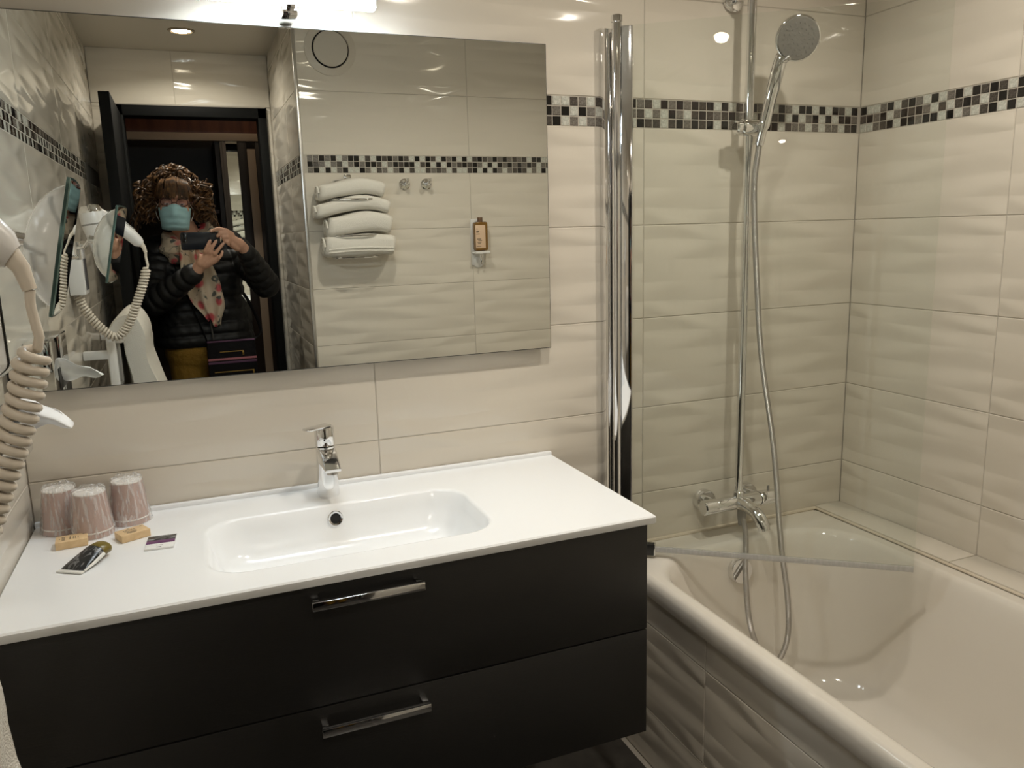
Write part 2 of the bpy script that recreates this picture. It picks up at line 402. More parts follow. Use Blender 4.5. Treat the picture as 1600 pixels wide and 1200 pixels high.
rr(1.446, 2.068, -1.52, -0.125, 0.175, RIM-0.05); rr(1.47, 2.045, -1.42, -0.150, 0.19, 0.38); rr(1.495, 2.02, -1.30, -0.185, 0.20, 0.24)
rr(1.515, 2.00, -1.23, -0.225, 0.20, 0.175); rr(1.545, 1.97, -1.17, -0.275, 0.18, 0.148); rr(1.59, 1.925, -1.09, -0.34, 0.14, 0.138)
mb.loft(rings, True, False, False); n = len(rings[0]); cc = Vector((1.7575, -0.7, 0.134))
k = len(mb.v); mb.v.append(tuple(cc)); base = k-n
for j in range(n): mb.f.append((base+j, base+(j+1) % n, k)); mb.m.append(0)
P('tub_shell', mb, M_enamel, 40)
ov = Vector((1.735, -0.136, 0.478)); dn = Vector((0.0, -1.0, 0.16)).normalized()
P('overflow_plate', MB().lathe(ov, dn, [(0.036, -0.006), (0.036, 0.010), (0.034, 0.014), (0.0, 0.0145)], 32), M_chrome)
P('waste_plug', MB().lathe((1.75, -0.42, 0.137), (0, 0, 1), [(0.032, -0.004), (0.032, 0.004), (0.028, 0.007), (0, 0.008)], 28), M_chrome)
P('sealant', MB().tube([(TX0+0.02, -0.004, RIM+0.002), (TX1, -0.004, RIM+0.004)], 0.006, 8).tube([(TX1, 0, RIM+0.004), (TX1, YF, RIM+0.004)], 0.004, 8), M_caulk)

# ------------------------------------------------------------------ glass bath screen
HX, HY = 1.388, -0.048; EX, EY = 1.984, -0.502; GZ0, GZ1 = 0.585, 1.936
sc = thing('bath_screen', 'hinged clear glass bath screen with chrome posts, swung over the tub', 'screen', (HX, HY, RIM))
P = LP(sc)
dg = Vector((EX-HX, EY-HY, 0)).normalized(); ng = Vector((-dg.y, dg.x, 0))
P('wall_profile', MB().box(1.364, 1.398, -0.030, -0.001, 0.575, 1.935, 0.002), M_chrome)
P('hinge_post', MB().cyl((HX, HY, 0.575), (HX, HY, 1.944), 0.0125, n=28), M_chrome)
P('post_cap', MB().cyl((HX, HY, 1.944), (HX, HY, 1.962), 0.0145, n=28, bev=0.002), M_chrome)
Mg = Matrix.Translation((HX, HY, 0)) @ Matrix(((dg.x, ng.x, 0, 0), (dg.y, ng.y, 0, 0), (0, 0, 1, 0), (0, 0, 0, 1)))
LG = math.hypot(EX-HX, EY-HY)
P('glass_profile', MB().box(0.012, 0.040, -0.009, 0.009, 0.578, 1.935, 0.002, M=Mg), M_chrome)
P('glass_pane', MB().box(0.036, LG, -0.003, 0.003, GZ0, GZ1, 0.0008, M=Mg), M_glass)
P('bottom_seal', MB().box(0.09, LG, -0.004, 0.004, GZ0-0.010, GZ0+0.004, 0.0015, M=Mg).tube([Mg @ Vector((0.09, 0.004, GZ0-0.008)), Mg @ Vector((LG, 0.004, GZ0-0.008))], 0.006, 10), M_seal)
P('bracket_tip', MB().box(0.1005, 0.104, -0.010, 0.010, GZ0-0.020, GZ0+0.012, 0.001, M=Mg), M_chrome)
P('end_bracket', MB().box(0.035, 0.1005, -0.010, 0.010, GZ0-0.020, GZ0+0.012, 0.0015, M=Mg), mat('black_rubber', (0.012, 0.012, 0.012), 0.35))

# ------------------------------------------------------------------ shower column and hand shower
SX, SY = 1.778, -0.068
MZ = 0.655
col = thing('shower_mixer', 'chrome thermostatic bath mixer with tall riser pipe on the back wall', 'shower', (SX, 0, MZ))
P = LP(col)
P('mixer_body', MB().lathe((1.70, SY, MZ), (1, 0, 0), [(0.019, 0), (0.0205, 0.004), (0.0205, 0.146), (0.019, 0.15)], 32), M_chrome)
P('flow_knob', MB().lathe((1.655, SY, MZ), (1, 0, 0), [(0.018, 0), (0.022, 0.003), (0.022, 0.042), (0.02, 0.044)], 32), M_chrome)
kn = P('temperature_knob', MB().lathe((1.852, SY, MZ), (1, 0, 0), [(0.02, 0), (0.022, 0.003), (0.022, 0.052), (0.017, 0.056)], 32), M_chrome)
P('safety_button', MB().cyl((1.885, SY, MZ+0.020), (1.885, SY, MZ+0.034), 0.004, n=12), M_grey_pl, parent=kn)
for ex in (1.70, 1.85):
    P('escutcheon', MB().lathe((ex, -0.001, MZ), (0, -1, 0), [(0.033, 0), (0.033, 0.018), (0.030, 0.024), (0.016, 0.025), (0.016, 0.05)], 32), M_chrome)
P('spout', MB().tube(spline([(1.775, SY, MZ), (1.775, SY-0.045, MZ+0.002), (1.776, SY-0.085, MZ-0.008), (1.777, SY-0.112, MZ-0.032), (1.778, SY-0.118, MZ-0.046)], 6), [0.019]*10+[0.018]*8+[0.0165]*7, 20), M_chrome)
P('riser_pipe', MB().tube(spline([(SX, SY, MZ+0.015), (SX, SY, 1.2), (SX, SY, 1.9), (SX, SY, 2.20)], 10), 0.0115, 20), M_chrome)
P('pipe_cap', MB().cyl((SX, SY, 2.195), (SX, SY, 2.212), 0.0135, n=24, bev=0.003), M_chrome)
P('pipe_collar', MB().cyl((SX, SY, MZ+0.012), (SX, SY, MZ+0.034), 0.0155, n=24, bev=0.002), M_chrome)
P('wall_bracket', MB().lathe((SX-0.012, -0.001, 2.035), (0, -1, 0), [(0.030, 0), (0.030, 0.008), (0.026, 0.011), (0.012, 0.012), (0.012, 0.062)], 28), M_chrome)
SZ = 1.702
sl = P('slider', MB().lathe((SX-0.030, SY-0.004, SZ), (1, 0, 0), [(0.019, 0), (0.0215, 0.003), (0.0215, 0.066), (0.020, 0.070)], 24), M_chrome)
P('slider_knob', MB().lathe((SX-0.030, SY-0.004, SZ), (-1, 0, 0), [(0.014, 0), (0.017, 0.003), (0.017, 0.014), (0.013, 0.017)], 24), M_chrome, parent=sl)
# hand shower
hb = Vector((1.792, -0.094, 1.655)); ht_ = Vector((1.822, -0.128, 1.857)); hc = Vector((1.848, -0.160, 1.912))
hs = thing('hand_shower', 'chrome hand shower with round grey spray face in the riser holder', 'hand shower', tuple(hb))
P = LP(hs)
P('handle', MB().tube(spline([hb, hb+(ht_-hb)*0.35, ht_, ht_+(hc-ht_)*0.55+Vector((0.004, 0.016, 0))], 8), [0.0115]*6+[0.0150]*6+[0.0170]*7+[0.0160]*6, 18), M_chrome)
fn = Vector((-0.42, -0.86, -0.30)).normalized()
hd = P('spray_head', MB().lathe(hc, fn, [(0.012, -0.030), (0.036, -0.022), (0.052, -0.008), (0.0565, 0.004), (0.055, 0.010), (0.052, 0.012)], 40), M_chrome)
P('spray_face', MB().lathe(hc, fn, [(0.052, 0.0118), (0.050, 0.0142), (0.0, 0.016)], 40), mat('grey_spray_face', (0.20, 0.19, 0.17), 0.4), parent=hd)
uu = fn.cross(Vector((0, 0, 1))).normalized(); vv = fn.cross(uu); mb = MB()
for rr_, nn in ((0.014, 8), (0.026, 14), (0.038, 20)):
    for q in range(nn):
        c = hc+fn*0.0152+rr_*(math.cos(2*PI*q/nn)*uu+math.sin(2*PI*q/nn)*vv); mb.cyl(c-fn*0.001, c+fn*0.0014, 0.0014, n=6)
o = P('spray_nozzles', mb, mat('dark_nozzle', (0.22, 0.21, 0.20), 0.5), parent=hd); o['kind'] = 'stuff'
P('spray_lever', MB().tube([hc+fn*0.004+Vector((-0.026, 0, -0.048)), hc+fn*0.006+Vector((-0.036, 0, -0.055)), hc+fn*0.008+Vector((-0.046, 0, -0.058))], [0.006, 0.006, 0.003], 10), M_chrome)
hpts = [tuple(hb), (1.776, -0.10, 1.534), (1.796, -0.10, 1.278), (1.819, -0.10, 1.081), (1.868, -0.105, 0.816), (1.856, -0.165, 0.547), (1.826, -0.236, 0.405), (1.825, -0.240, 0.293), (1.788, -0.240, 0.232), (1.738, -0.240, 0.265), (1.696, -0.236, 0.372), (1.730, -0.170, 0.476), (1.780, -0.103, 0.565), (1.786, -0.075, 0.62)]
P('hose', MB().tube(spline(hpts, 10), 0.0078, 14), mat('ribbed_hose', (0.52, 0.50, 0.47), 0.25, 0.75, build=lambda nt, b: bump_from(nt, b, math_(nt, 'SINE', math_(nt, 'MULTIPLY', (lambda s: (nt.links.new(coord(nt), s.inputs[0]), s.outputs[2])[1])(N(nt, 'ShaderNodeSeparateXYZ')), 2200.0)), 0.0005)))
P('hose_nut', MB().lathe((1.786, -0.075, 0.645), (0, 0, -1), [(0.0125, 0), (0.0125, 0.03), (0.0095, 0.058)], 20), M_grey_pl)

# ------------------------------------------------------------------ vanity
VX1, VY, VZ0, VZ1 = 1.197, -0.508, 0.352, 0.842
van = thing('vanity_cabinet', 'wall-hung black vanity cabinet with two wide drawers', 'cabinet', (0.6, -0.25, VZ0))
P = LP(van)
P('carcass', MB().box(0.004, VX1, VY+0.020, -0.004, VZ0, VZ0+0.018).box(0.004, 0.022, VY+0.020, -0.004, VZ0+0.018, VZ1).box(VX1-0.018, VX1, VY+0.020, -0.004, VZ0+0.018, VZ1).box(0.022, VX1-0.018, -0.022, -0.004, VZ0+0.018, VZ1).box(0.022, VX1-0.018, VY+0.020, VY+0.028, VZ0+0.018, VZ1), M_black)
for z0, z1, hz in ((0.600, 0.838, 0.812), (VZ0, 0.597, 0.565)):
    d = P('drawer', MB().box(0.004, VX1+0.002, VY, VY+0.019, z0, z1, 0.0012), M_black)
    P('handle', MB().box(0.500, 0.704, VY-0.036, VY-0.026, hz-0.0075, hz+0.0085, 0.001).box(0.502, 0.514, VY-0.028, VY+0.001, hz-0.004, hz+0.0085, 0.001).box(0.690, 0.702, VY-0.028, VY+0.001, hz-0.004, hz+0.0085, 0.001), M_chrome, parent=d, label='flat chrome bar handle')
top = thing('washbasin', 'long white worktop with integrated rectangular basin on the vanity', 'washbasin', (0.6, -0.26, 0.842))
P = LP(top)
KZ, KX, KY = 0.86, 1.21, -0.526
mb = MB(); rings = []
def rq(x0, x1, y0, y1, r, z): rings.append(rrect(x0, x1, y0, y1, r, z, 10, 14))
rq(0.02, KX-0.03, KY+0.03, -0.02, 0.002, 0.8425); rq(0.003, KX-0.002, KY+0.002, -0.0015, 0.002, 0.8425); rq(0.002, KX, KY, -0.001, 0.003, 0.845); rq(0.002, KX, KY, -0.001, 0.003, KZ-0.003); rq(0.005, KX-0.003, KY+0.003, -0.004, 0.003, KZ)
rq(0.008, KX-0.006, KY+0.006, -0.007, 0.003, KZ); rq(0.330, 0.900, -0.450, -0.142, 0.077, KZ); rq(0.333, 0.897, -0.447, -0.145, 0.075, KZ); rq(0.3365, 0.8935, -0.4435, -0.1485, 0.074, KZ-0.0012); rq(0.340, 0.890, -0.440, -0.152, 0.073, KZ-0.005)
rq(0.346, 0.884, -0.435, -0.157, 0.072, KZ-0.03); rq(0.360, 0.870, -0.424, -0.170, 0.066, KZ-0.070); rq(0.378, 0.852, -0.410, -0.188, 0.055, KZ-0.088); rq(0.405, 0.825, -0.39, -0.215, 0.04, KZ-0.096)
mb.loft(rings); n = len(rings[0]); k = len(mb.v); mb.v.append((0.606, -0.30, KZ-0.101))
for j in range(n): mb.f.append((k-n+j, k-n+(j+1) % n, k)); mb.m.append(0)
P('worktop', mb, M_white, 40)
P('upstand', MB().box(0.002, KX-0.002, -0.014, -0.001, KZ-0.002, KZ+0.010, 0.003), M_white)
oc = Vector((0.607, -0.158, 0.830)); od = Vector((0, -1, 0.22)).normalized()
orr = P('overflow_ring', MB().lathe(oc, od, [(0.0172, -0.004), (0.0172, 0.003), (0.0155, 0.0050), (0.0118, 0.0045), (0.0110, 0.002), (0.0109, -0.003)], 28, caps=False), M_chrome)
P('overflow_hole', MB().lathe(oc, od, [(0.0112, -0.003), (0.0112, 0.0012), (0, 0.0013)], 24), M_dark, parent=orr)
P('waste_plug', MB().lathe((0.606, -0.30, KZ-0.103), (0, 0, 1), [(0.032, 0), (0.032, 0.006), (0.028, 0.009), (0, 0.010)], 28), M_chrome)
# basin tap
tp = thing('basin_tap', 'single lever chrome tap standing behind the basin', 'tap', (0.608, -0.074, KZ))
P = LP(tp)
rings = []
for z, hx, y0, y1 in ((KZ+0.0005, 0.0235, -0.101, -0.051), (KZ+0.004, 0.0245, -0.102, -0.050), (KZ+0.05, 0.0225, -0.099, -0.051), (KZ+0.085, 0.0215, -0.099, -0.052), (KZ+0.118, 0.0215, -0.099, -0.053)):
    rings.append(rrect(0.608-hx, 0.608+hx, y0, y1, 0.019, z, 8, 2))
P('tap_body', MB().loft(rings, True, True, True), M_chrome, 50)
rings = []
for y, z0, z1, hx in ((-0.075, KZ+0.080, KZ+0.118, 0.0205), (-0.105, KZ+0.082, KZ+0.112, 0.0205), (-0.135, KZ+0.083, KZ+0.101, 0.0195), (-0.160, KZ+0.082, KZ+0.091, 0.0185), (-0.172, KZ+0.0805, KZ+0.0865, 0.0175)):
    r = rrect(0.608-hx, 0.608+hx, z0, z1, 0.004, 0, 4, 2); rings.append([Vector((p.x, y, p.y)) for p in r])
P('spout', MB().loft(rings, True, True, True), M_chrome, 50)
P('aerator', MB().cyl((0.608, -0.158, KZ+0.083), (0.608, -0.160, KZ+0.072), 0.0125, n=24), M_satin)
hl = P('lever_head', MB().lathe((0.608, -0.076, KZ+0.120), (0, 0, 1), [(0.0215, 0), (0.0225, 0.002), (0.0225, 0.040), (0.021, 0.043)], 32), M_chrome, 50)
P('lever', MB().box(-0.0125, 0.0125, -0.052, 0.012, -0.003, 0.003, 0.0025, M=Matrix.Translation((0.608, -0.082, KZ+0.166)) @ Matrix.Rotation(-1.05, 4, 'Z')), M_chrome, parent=hl)
P('temperature_dot', MB().lathe((0.604, -0.0985, KZ+0.136), (0, -1, 0), [(0.002, -0.001), (0.002, 0.0006), (0, 0.0008)], 12), M_dark, parent=hl)

# ------------------------------------------------------------------ wall mirror and its lamp
mz0, mz1, mx1, my = 1.151, 1.889, 1.2045, -0.029
mr = thing('wall_mirror', 'large rectangular wall mirror above the vanity', 'mirror', (0.6, 0, mz0))
P = LP(mr)
P('backing', MB().box(0.03, mx1-0.012, my+0.006, -0.001, mz0+0.012, mz1-0.012), M_edge)
P('glass_body', MB().box(0.004, mx1, my+0.0004, my+0.006, mz0, mz1, 0.0006), M_edge)
P('mirror_face', MB().box(0.0055, mx1-0.0016, my-0.0002, my+0.0010, mz0+0.0018, mz1-0.0018), M_mirror, smooth=False)
lp = thing('mirror_lamp', 'slim lit tube lamp with chrome bracket above the mirror', 'lamp', (0.6, 0, 1.90))
P = LP(lp)
P('bracket', MB().box(0.586, 0.616, -0.088, -0.001, 1.898, 1.918, 0.002).box(0.592, 0.610, -0.108, -0.080, 1.908, 1.922, 0.002), M_chrome)
P('lamp_housing', MB().box(0.425, 0.778, -0.117, -0.080, 1.932, 1.940, 0.001).box(0.425, 0.778, -0.0865, -0.080, 1.9205, 1.932, 0.001).box(0.423, 0.4275, -0.117, -0.080, 1.913, 1.940, 0.001), M_satin)  # back lip added to the housing to limit light spilling onto the wall
P('lamp_tube', MB().box(0.428, 0.775, -0.115, -0.087, 1.915, 1.932, 0.004), M_led)

# ------------------------------------------------------------------ ceiling downlights
for i, (lx, ly) in enumerate(DOWNLIGHTS):
    d = thing('ceiling_downlight', ['round lit recessed ceiling lamp over the entrance, seen in the mirror', 'recessed ceiling lamp over the middle of the room, in front of the vanity', 'recessed ceiling lamp over the bath'][i], 'lamp', (lx, ly, ZC), 0, 'recessed ceiling lamps')
    P = LP(d)
    P('trim_ring', MB().lathe((lx, ly, ZC+0.002), (0, 0, -1), [(0.058, 0), (0.056, 0.006), (0.046, 0.009), (0.041, 0.004)], 36, caps=False), mat('bronze_trim', (0.36, 0.30, 0.22), 0.35, 0.8))
    P('lens', MB().lathe((lx, ly, ZC+0.002), (0, 0, -1), [(0.042, 0), (0.036, 0.006), (0, 0.008)], 32), M_lamp)
    L = bpy.data.lights.new('downlight_lamp', 'AREA'); L.shape = 'DISK'; L.size = 0.066; L.energy = DOWN_WATT; L.color = DOWN_COL; L.spread = math.radians(150)
    lo = bpy.data.objects.new('downlight_lamp', L); C.objects.link(lo); lo.parent = d; lo.location = (0, 0, -0.0085)

# ------------------------------------------------------------------ things on the left wall
# tissue dispenser
tb = thing('tissue_dispenser', 'chrome tissue box fixed to the left wall beside the mirror', 'tissue box', (0, -0.32, 1.07))
P = LP(tb)
P('box_body', MB().box(0.001, 0.055, -0.44, -0.20, 1.072, 1.236, 0.003), M_chrome)
P('slot_plate', MB().box(0.055, 0.0565, -0.375, -0.255, 1.115, 1.165, 0.0004), mat('dark_slot', (0.05, 0.05, 0.05), 0.3, 0.8))
def cloth_grid(fn, nu, nv, th=0.0):
    mb = MB(); vs = [fn(i/(nu-1), j/(nv-1)) for j in range(nv) for i in range(nu)]
    mb.add(vs, [(j*nu+i, j*nu+i+1, (j+1)*nu+i+1, (j+1)*nu+i) for j in range(nv-1) for i in range(nu-1)]); return mb
def tissue(u, v):
    # a pulled-out sheet: wide at the slot, sagging to a rounded tip, folded along its length
    a = (u-0.5)*2; top = 1.189-0.028*v-0.020*v**3+0.004*math.sin(9*v); bot = 1.134-0.004*v-0.005*math.sin(2.4*PI*v)
    if v > 0.80: k = ((v-0.80)/0.20)**2; top -= 0.004*k; bot += 0.004*k
    z = bot+(top-bot)*(u**0.9); x = 0.052+0.090*v*(1-0.12*abs(a)**2); y = -0.285-0.030*v+0.020*math.sin(u*6.0+v*3.0)*(0.35+0.65*v)+0.022*(1-v)*a
    return (x, y, z)
o = P('tissue', cloth_grid(tissue, 15, 13), M_tissue, 60, label='white paper tissue sticking out of the slot')
md = o.modifiers.new('thickness', 'SOLIDIFY'); md.thickness = 0.0008
# magnifying mirror
mg = thing('magnifying_mirror', 'tilted square magnifying mirror on a jointed chrome wall arm', 'mirror', (0, -0.51, 1.35))
P = LP(mg)
cen = Vector((0.190, -0.511, 1.4435)); tz = Vector((0.213-0.167, 0, 1.541-1.345)).normalized(); ty = Vector((-0.045, 1, 0)).normalized(); tn = ty.cross(tz).normalized(); tz = tn.cross(ty).normalized()
Mm = Matrix(((tn.x, ty.x, tz.x, cen.x), (tn.y, ty.y, tz.y, cen.y), (tn.z, ty.z, tz.z, cen.z), (0, 0, 0, 1)))
rings = []
def sq(x, d, r=0.005):
    pts = rrect(-0.101+d, 0.101-d, -0.1005+d, 0.1005-d, r, 0, 6, 8)
    return [Mm @ Vector((x - 6.0*0*p.x, p.x*(1-0.03*(p.y/0.1)**2), p.y*(1-0.03*(p.x/0.1)**2))) for p in pts]
P('mirror_glass', MB().loft([sq(-0.003, 0.001), sq(-0.0025, 0), sq(0.0012, 0), sq(0.003, 0.004)], True, True, False), mat('green_glass_edge', (0.10, 0.17, 0.155), 0.08, 0.5))
P('mirror_face', MB().loft([sq(0.0030, 0.004), sq(0.0031, 0.05), sq(0.0031, 0.09)], True, False, True), M_mirror)
P('back_shell', MB().lathe(Mm @ Vector((-0.003, 0, 0)), -tn, [(0.094, 0), (0.092, 0.006), (0.083, 0.020), (0.064, 0.036), (0.036, 0.047), (0.010, 0.050), (0, 0.0503)], 44), mat('pale_polished_shell', (0.72, 0.74, 0.74), 0.16, 0.55), 50)
piv = Mm @ Vector((-0.055, 0, 0))
P('pivot', MB().cyl(piv+tn*0.006, piv-tn*0.012, 0.010, n=20, bev=0.002), M_chrome)
P('arm', MB().tube([piv-tn*0.008, piv+Vector((-0.012, -0.01, -0.004)), (0.105, -0.60, 1.438), (0.085, -0.625, 1.436)], 0.0055, 12).tube([(0.085, -0.625, 1.452), (0.085, -0.625, 1.405)], 0.008, 14).tube([(0.085, -0.625, 1.412), (0.055, -0.56, 1.412), (0.030, -0.52, 1.412)], 0.0055, 12).tube([(0.030, -0.52, 1.43), (0.030, -0.52, 1.385)], 0.008, 14), M_chrome)
P('wall_plate', MB().box(0.001, 0.026, -0.545, -0.495, 1.345, 1.47, 0.003), M_chrome)
# hair dryer
dr = thing('hair_dryer', 'white hair dryer hung in its wall holder with a coiled cream cord', 'hair dryer', (0, -1.1, 1.28))
P = LP(dr)
hy = -1.1
P('wall_holder', MB().box(0.001, 0.048, hy-0.055, hy+0.055, 1.285, 1.445, 0.006), M_wplast)
P('holder_slot', MB().box(0.046, 0.0495, hy-0.035, hy+0.035, 1.30, 1.40, 0.001), mat('slate_plastic', (0.10, 0.10, 0.11), 0.4))
hc_ = Vector((0.092, hy, 1.495)); hdv = Vector((-0.14, 0, 1)).normalized()
hd = P('motor_head', MB().lathe(hc_-hdv*0.085, hdv, [(0.024, 0), (0.027, 0.004), (0.030, 0.05), (0.037, 0.085), (0.038, 0.125), (0.036, 0.135)], 32), M_wplast)
P('rear_grille', MB().lathe(hc_+hdv*0.049, hdv, [(0.0355, 0), (0.0345, 0.010), (0.026, 0.022), (0.008, 0.027), (0, 0.0275)], 32), M_chrome, parent=hd)
P('seam_ring', MB().lathe(hc_+hdv*0.010, hdv, [(0.0372, 0), (0.0388, 0.001), (0.0388, 0.004), (0.0376, 0.005)], 32, caps=False), M_grey_pl, parent=hd)
P('handle', MB().tube([(0.105, hy, 1.535), (0.150, hy, 1.508), (0.190, hy, 1.473), (0.213, hy, 1.447), (0.222, hy, 1.440)], [0.024, 0.023, 0.021, 0.018, 0.011], 20), M_wplast)
P('handle_switch', MB().tube([(0.130, hy, 1.545), (0.175, hy, 1.511), (0.205, hy, 1.482)], [0.006, 0.008, 0.006], 10), M_grey_pl)
P('cord_sleeve', MB().tube([(0.219, hy, 1.443), (0.227, hy, 1.430), (0.231, hy, 1.412)], [0.009, 0.007, 0.0055], 14), M_cord)
pts = spline([(0.231, hy, 1.412), (0.230, hy, 1.398), (0.233, hy, 1.372)], 6)
core = spline([(0.228, hy, 1.364), (0.215, hy, 1.318), (0.190, hy, 1.256), (0.155, hy, 1.180), (0.112, hy, 1.140), (0.066, hy, 1.180), (0.030, hy, 1.240), (0.020, hy+0.01, 1.283)], 40)
cl = [0.0]
for a, b in zip(core[:-1], core[1:]): cl.append(cl[-1]+(b-a).length)
pitch = 0.0102; nst = int(cl[-1]/pitch*14); R_ = 0.0112; j = 0
for i in range(nst+1):
    s_ = cl[-1]*i/nst
    while j < len(cl)-2 and cl[j+1] < s_: j += 1
    t = (s_-cl[j])/max(cl[j+1]-cl[j], 1e-9); c = core[j].lerp(core[j+1], t); d = (core[j+1]-core[j]).normalized()
    yv = Vector((0, 1, 0)); nv = d.cross(yv).normalized(); ang = 2*PI*s_/pitch; rr_ = R_*min(1, 0.25+s_/0.012, 0.25+(cl[-1]-s_)/0.012)
    pts.append(c+rr_*(math.cos(ang)*nv+math.sin(ang)*yv))
pts.append(Vector((0.02, hy, 1.29)))
P('coiled_cord', MB().tube(pts, 0.0042, 7), M_cord, 60)
# towel rail with draped towel
tr = thing('towel_rail', 'white wall-mounted towel rail between the vanity and the door', 'towel rail', (0, -1.5, 1.0))
P = LP(tr)
P('rail', MB().tube([(0.118, -1.156, 1.126), (0.118, -1.78, 1.126)], 0.013, 16), M_wplast)
for yy in (-1.170, -1.765):
    a = P('rail_arm', MB().box(0.080, 0.130, yy-0.012, yy+0.012, 1.112, 1.140, 0.005).box(0.075, 0.105, yy-0.016, yy+0.016, 0.55, 1.138, 0.007).box(0.001, 0.10, yy-0.012, yy+0.012, 1.06, 1.09, 0.004).box(0.001, 0.10, yy-0.012, yy+0.012, 0.60, 0.63, 0.004), M_wplast)
    P('arm_insert', MB().box(0.107, 0.116, yy-0.009, yy+0.009, 0.98, 1.15, 0.003), M_grey_pl, parent=a)
rnd = random.Random(3)
DO = spline([(0.076, 0, 0.80), (0.070, 0, 1.00), (0.071, 0, 1.11), (0.086, 0, 1.165), (0.120, 0, 1.202), (0.152, 0, 1.207), (0.180, 0, 1.186), (0.197, 0, 1.140), (0.197, 0, 1.09), (0.196, 0, 1.04), (0.214, 0, 0.97), (0.238, 0, 0.88), (0.246, 0, 0.76)], 3)
DI = spline([(0.240, 0, 0.745), (0.160, 0, 0.745), (0.146, 0, 0.80), (0.138, 0, 0.95), (0.131, 0, 1.06), (0.128, 0, 1.13), (0.118, 0, 1.142), (0.108, 0, 1.12), (0.104, 0, 1.00), (0.106, 0, 0.83), (0.100, 0, 0.79), (0.082, 0, 0.788)], 3)
rings = []; cx_ = sum(p.x for p in DO+DI)/len(DO+DI)
for k in range(25):
    u = k/24; e = min(1.0, 0.86+min(u, 1-u)*2.2); rings.append([Vector((p.x+(0.5-e*0.5)*(cx_-p.x)*0.35+0.0035*math.sin(u*19+p.z*21)*(p.x > 0.12)+0.003*math.sin(u*41+p.z*9)*(p.z < 1.1), -1.206-0.45*u+0.008*math.sin(p.z*26+p.x*30)*(1-u), p.z-(1-e)*0.05)) for p in DO+DI])
tw = MB().loft(rings, True, True, True).build('hand_towel', M_towel, None, 60)
tag(tw, 'white terry towel draped over the rail on the left wall', 'towel')

# ------------------------------------------------------------------ small things on the worktop
M_paper = mat('taupe_paper_cup', (0.50, 0.345, 0.295), 0.55)
M_cream = mat('cream_paper', (0.86, 0.82, 0.77), 0.6)
def cup(x, y, rz, label, seed, top=1.0):
    c = thing('paper_cup', label, 'cup', (x, y, KZ+0.0005), rz, 'wrapped paper cups on the worktop')
    MB().lathe((0, 0, 0.010), (0, 0, 1), [(0.0372, 0), (0.0368, 0.001), (0.0300, 0.0795)], 40, caps=False).build('cup_wall', M_paper, c)
    MB().lathe((0, 0, 0.0), (0, 0, 1), [(0.0388, 0.0), (0.0386, 0.0015), (0.0372, 0.0105)], 40, caps=False).build('cup_collar', M_paper, c)
    MB().lathe((0, 0, 0.0115), (0, 0, 1), [(0.0380, -0.0016), (0.0392, 0.0), (0.0380, 0.0016), (0.0366, 0.0)], 40, caps=False).build('cup_rim', M_cream, c)
    MB().lathe((0, 0, 0.088), (0, 0, 1), [(0.0304, 0.0008), (0.0298, 0.0032), (0.0278, 0.0034), (0.0270, 0.0008), (0.0, 0.0006)], 40).build('cup_base', M_cream, c)
    r = random.Random(seed); rings = []
    ph = [r.uniform(0, 6.28) for _ in range(6)]
    for k in range(15):
        t = k/14; z = 0.0008+0.0955*t; rad = 0.0412-0.0102*t+0.002*(1-t)**6
        rings.append([Vector(((rad+(0.0010*math.sin(7*a+ph[0]+3*t)+0.0008*math.sin(13*a+ph[1]-5*t)+0.0009*math.sin(21*a+ph[2]+9*t))*(1.3-t*0.6))*math.cos(a), (rad+(0.0010*math.sin(7*a+ph[0]+3*t)+0.0008*math.sin(13*a+ph[1]-5*t))*(1.3-t*0.6))*math.sin(a), z+0.0012*math.sin(3*a+ph[3])*t)) for a in [2*PI*q/64 for q in range(64)]])
    for rad, z in ((0.029, 0.0985), (0.018, 0.0975), (0.006, 0.0965)):
        rings.append([Vector((rad*math.cos(a), rad*math.sin(a), z+0.0022*math.sin(5*a+ph[4])*rad/0.03+0.0008*math.sin(11*a))) for a in [2*PI*q/64 for q in range(64)]])
    MB().loft(rings, True, False, True).build('plastic_wrap', M_film, c, 70)
    return c
cup(0.062, -0.056, 0.3, 'upturned wrapped paper cup tucked in the corner, half hidden by another cup', 1)
cup(0.124, -0.108, 1.4, 'upturned wrapped paper cup in front of the corner cup', 2)
cup(0.190, -0.058, 2.6, 'upturned wrapped paper cup standing alone, nearest the tap', 3)
M_kraft = mat('kraft_card', (0.72, 0.52, 0.29), 0.6, build=noise_col(90, [(0.3, (0.68, 0.48, 0.26)), (0.7, (0.78, 0.57, 0.33))]))
M_ink = mat('dark_ink', (0.05, 0.04, 0.03), 0.6)
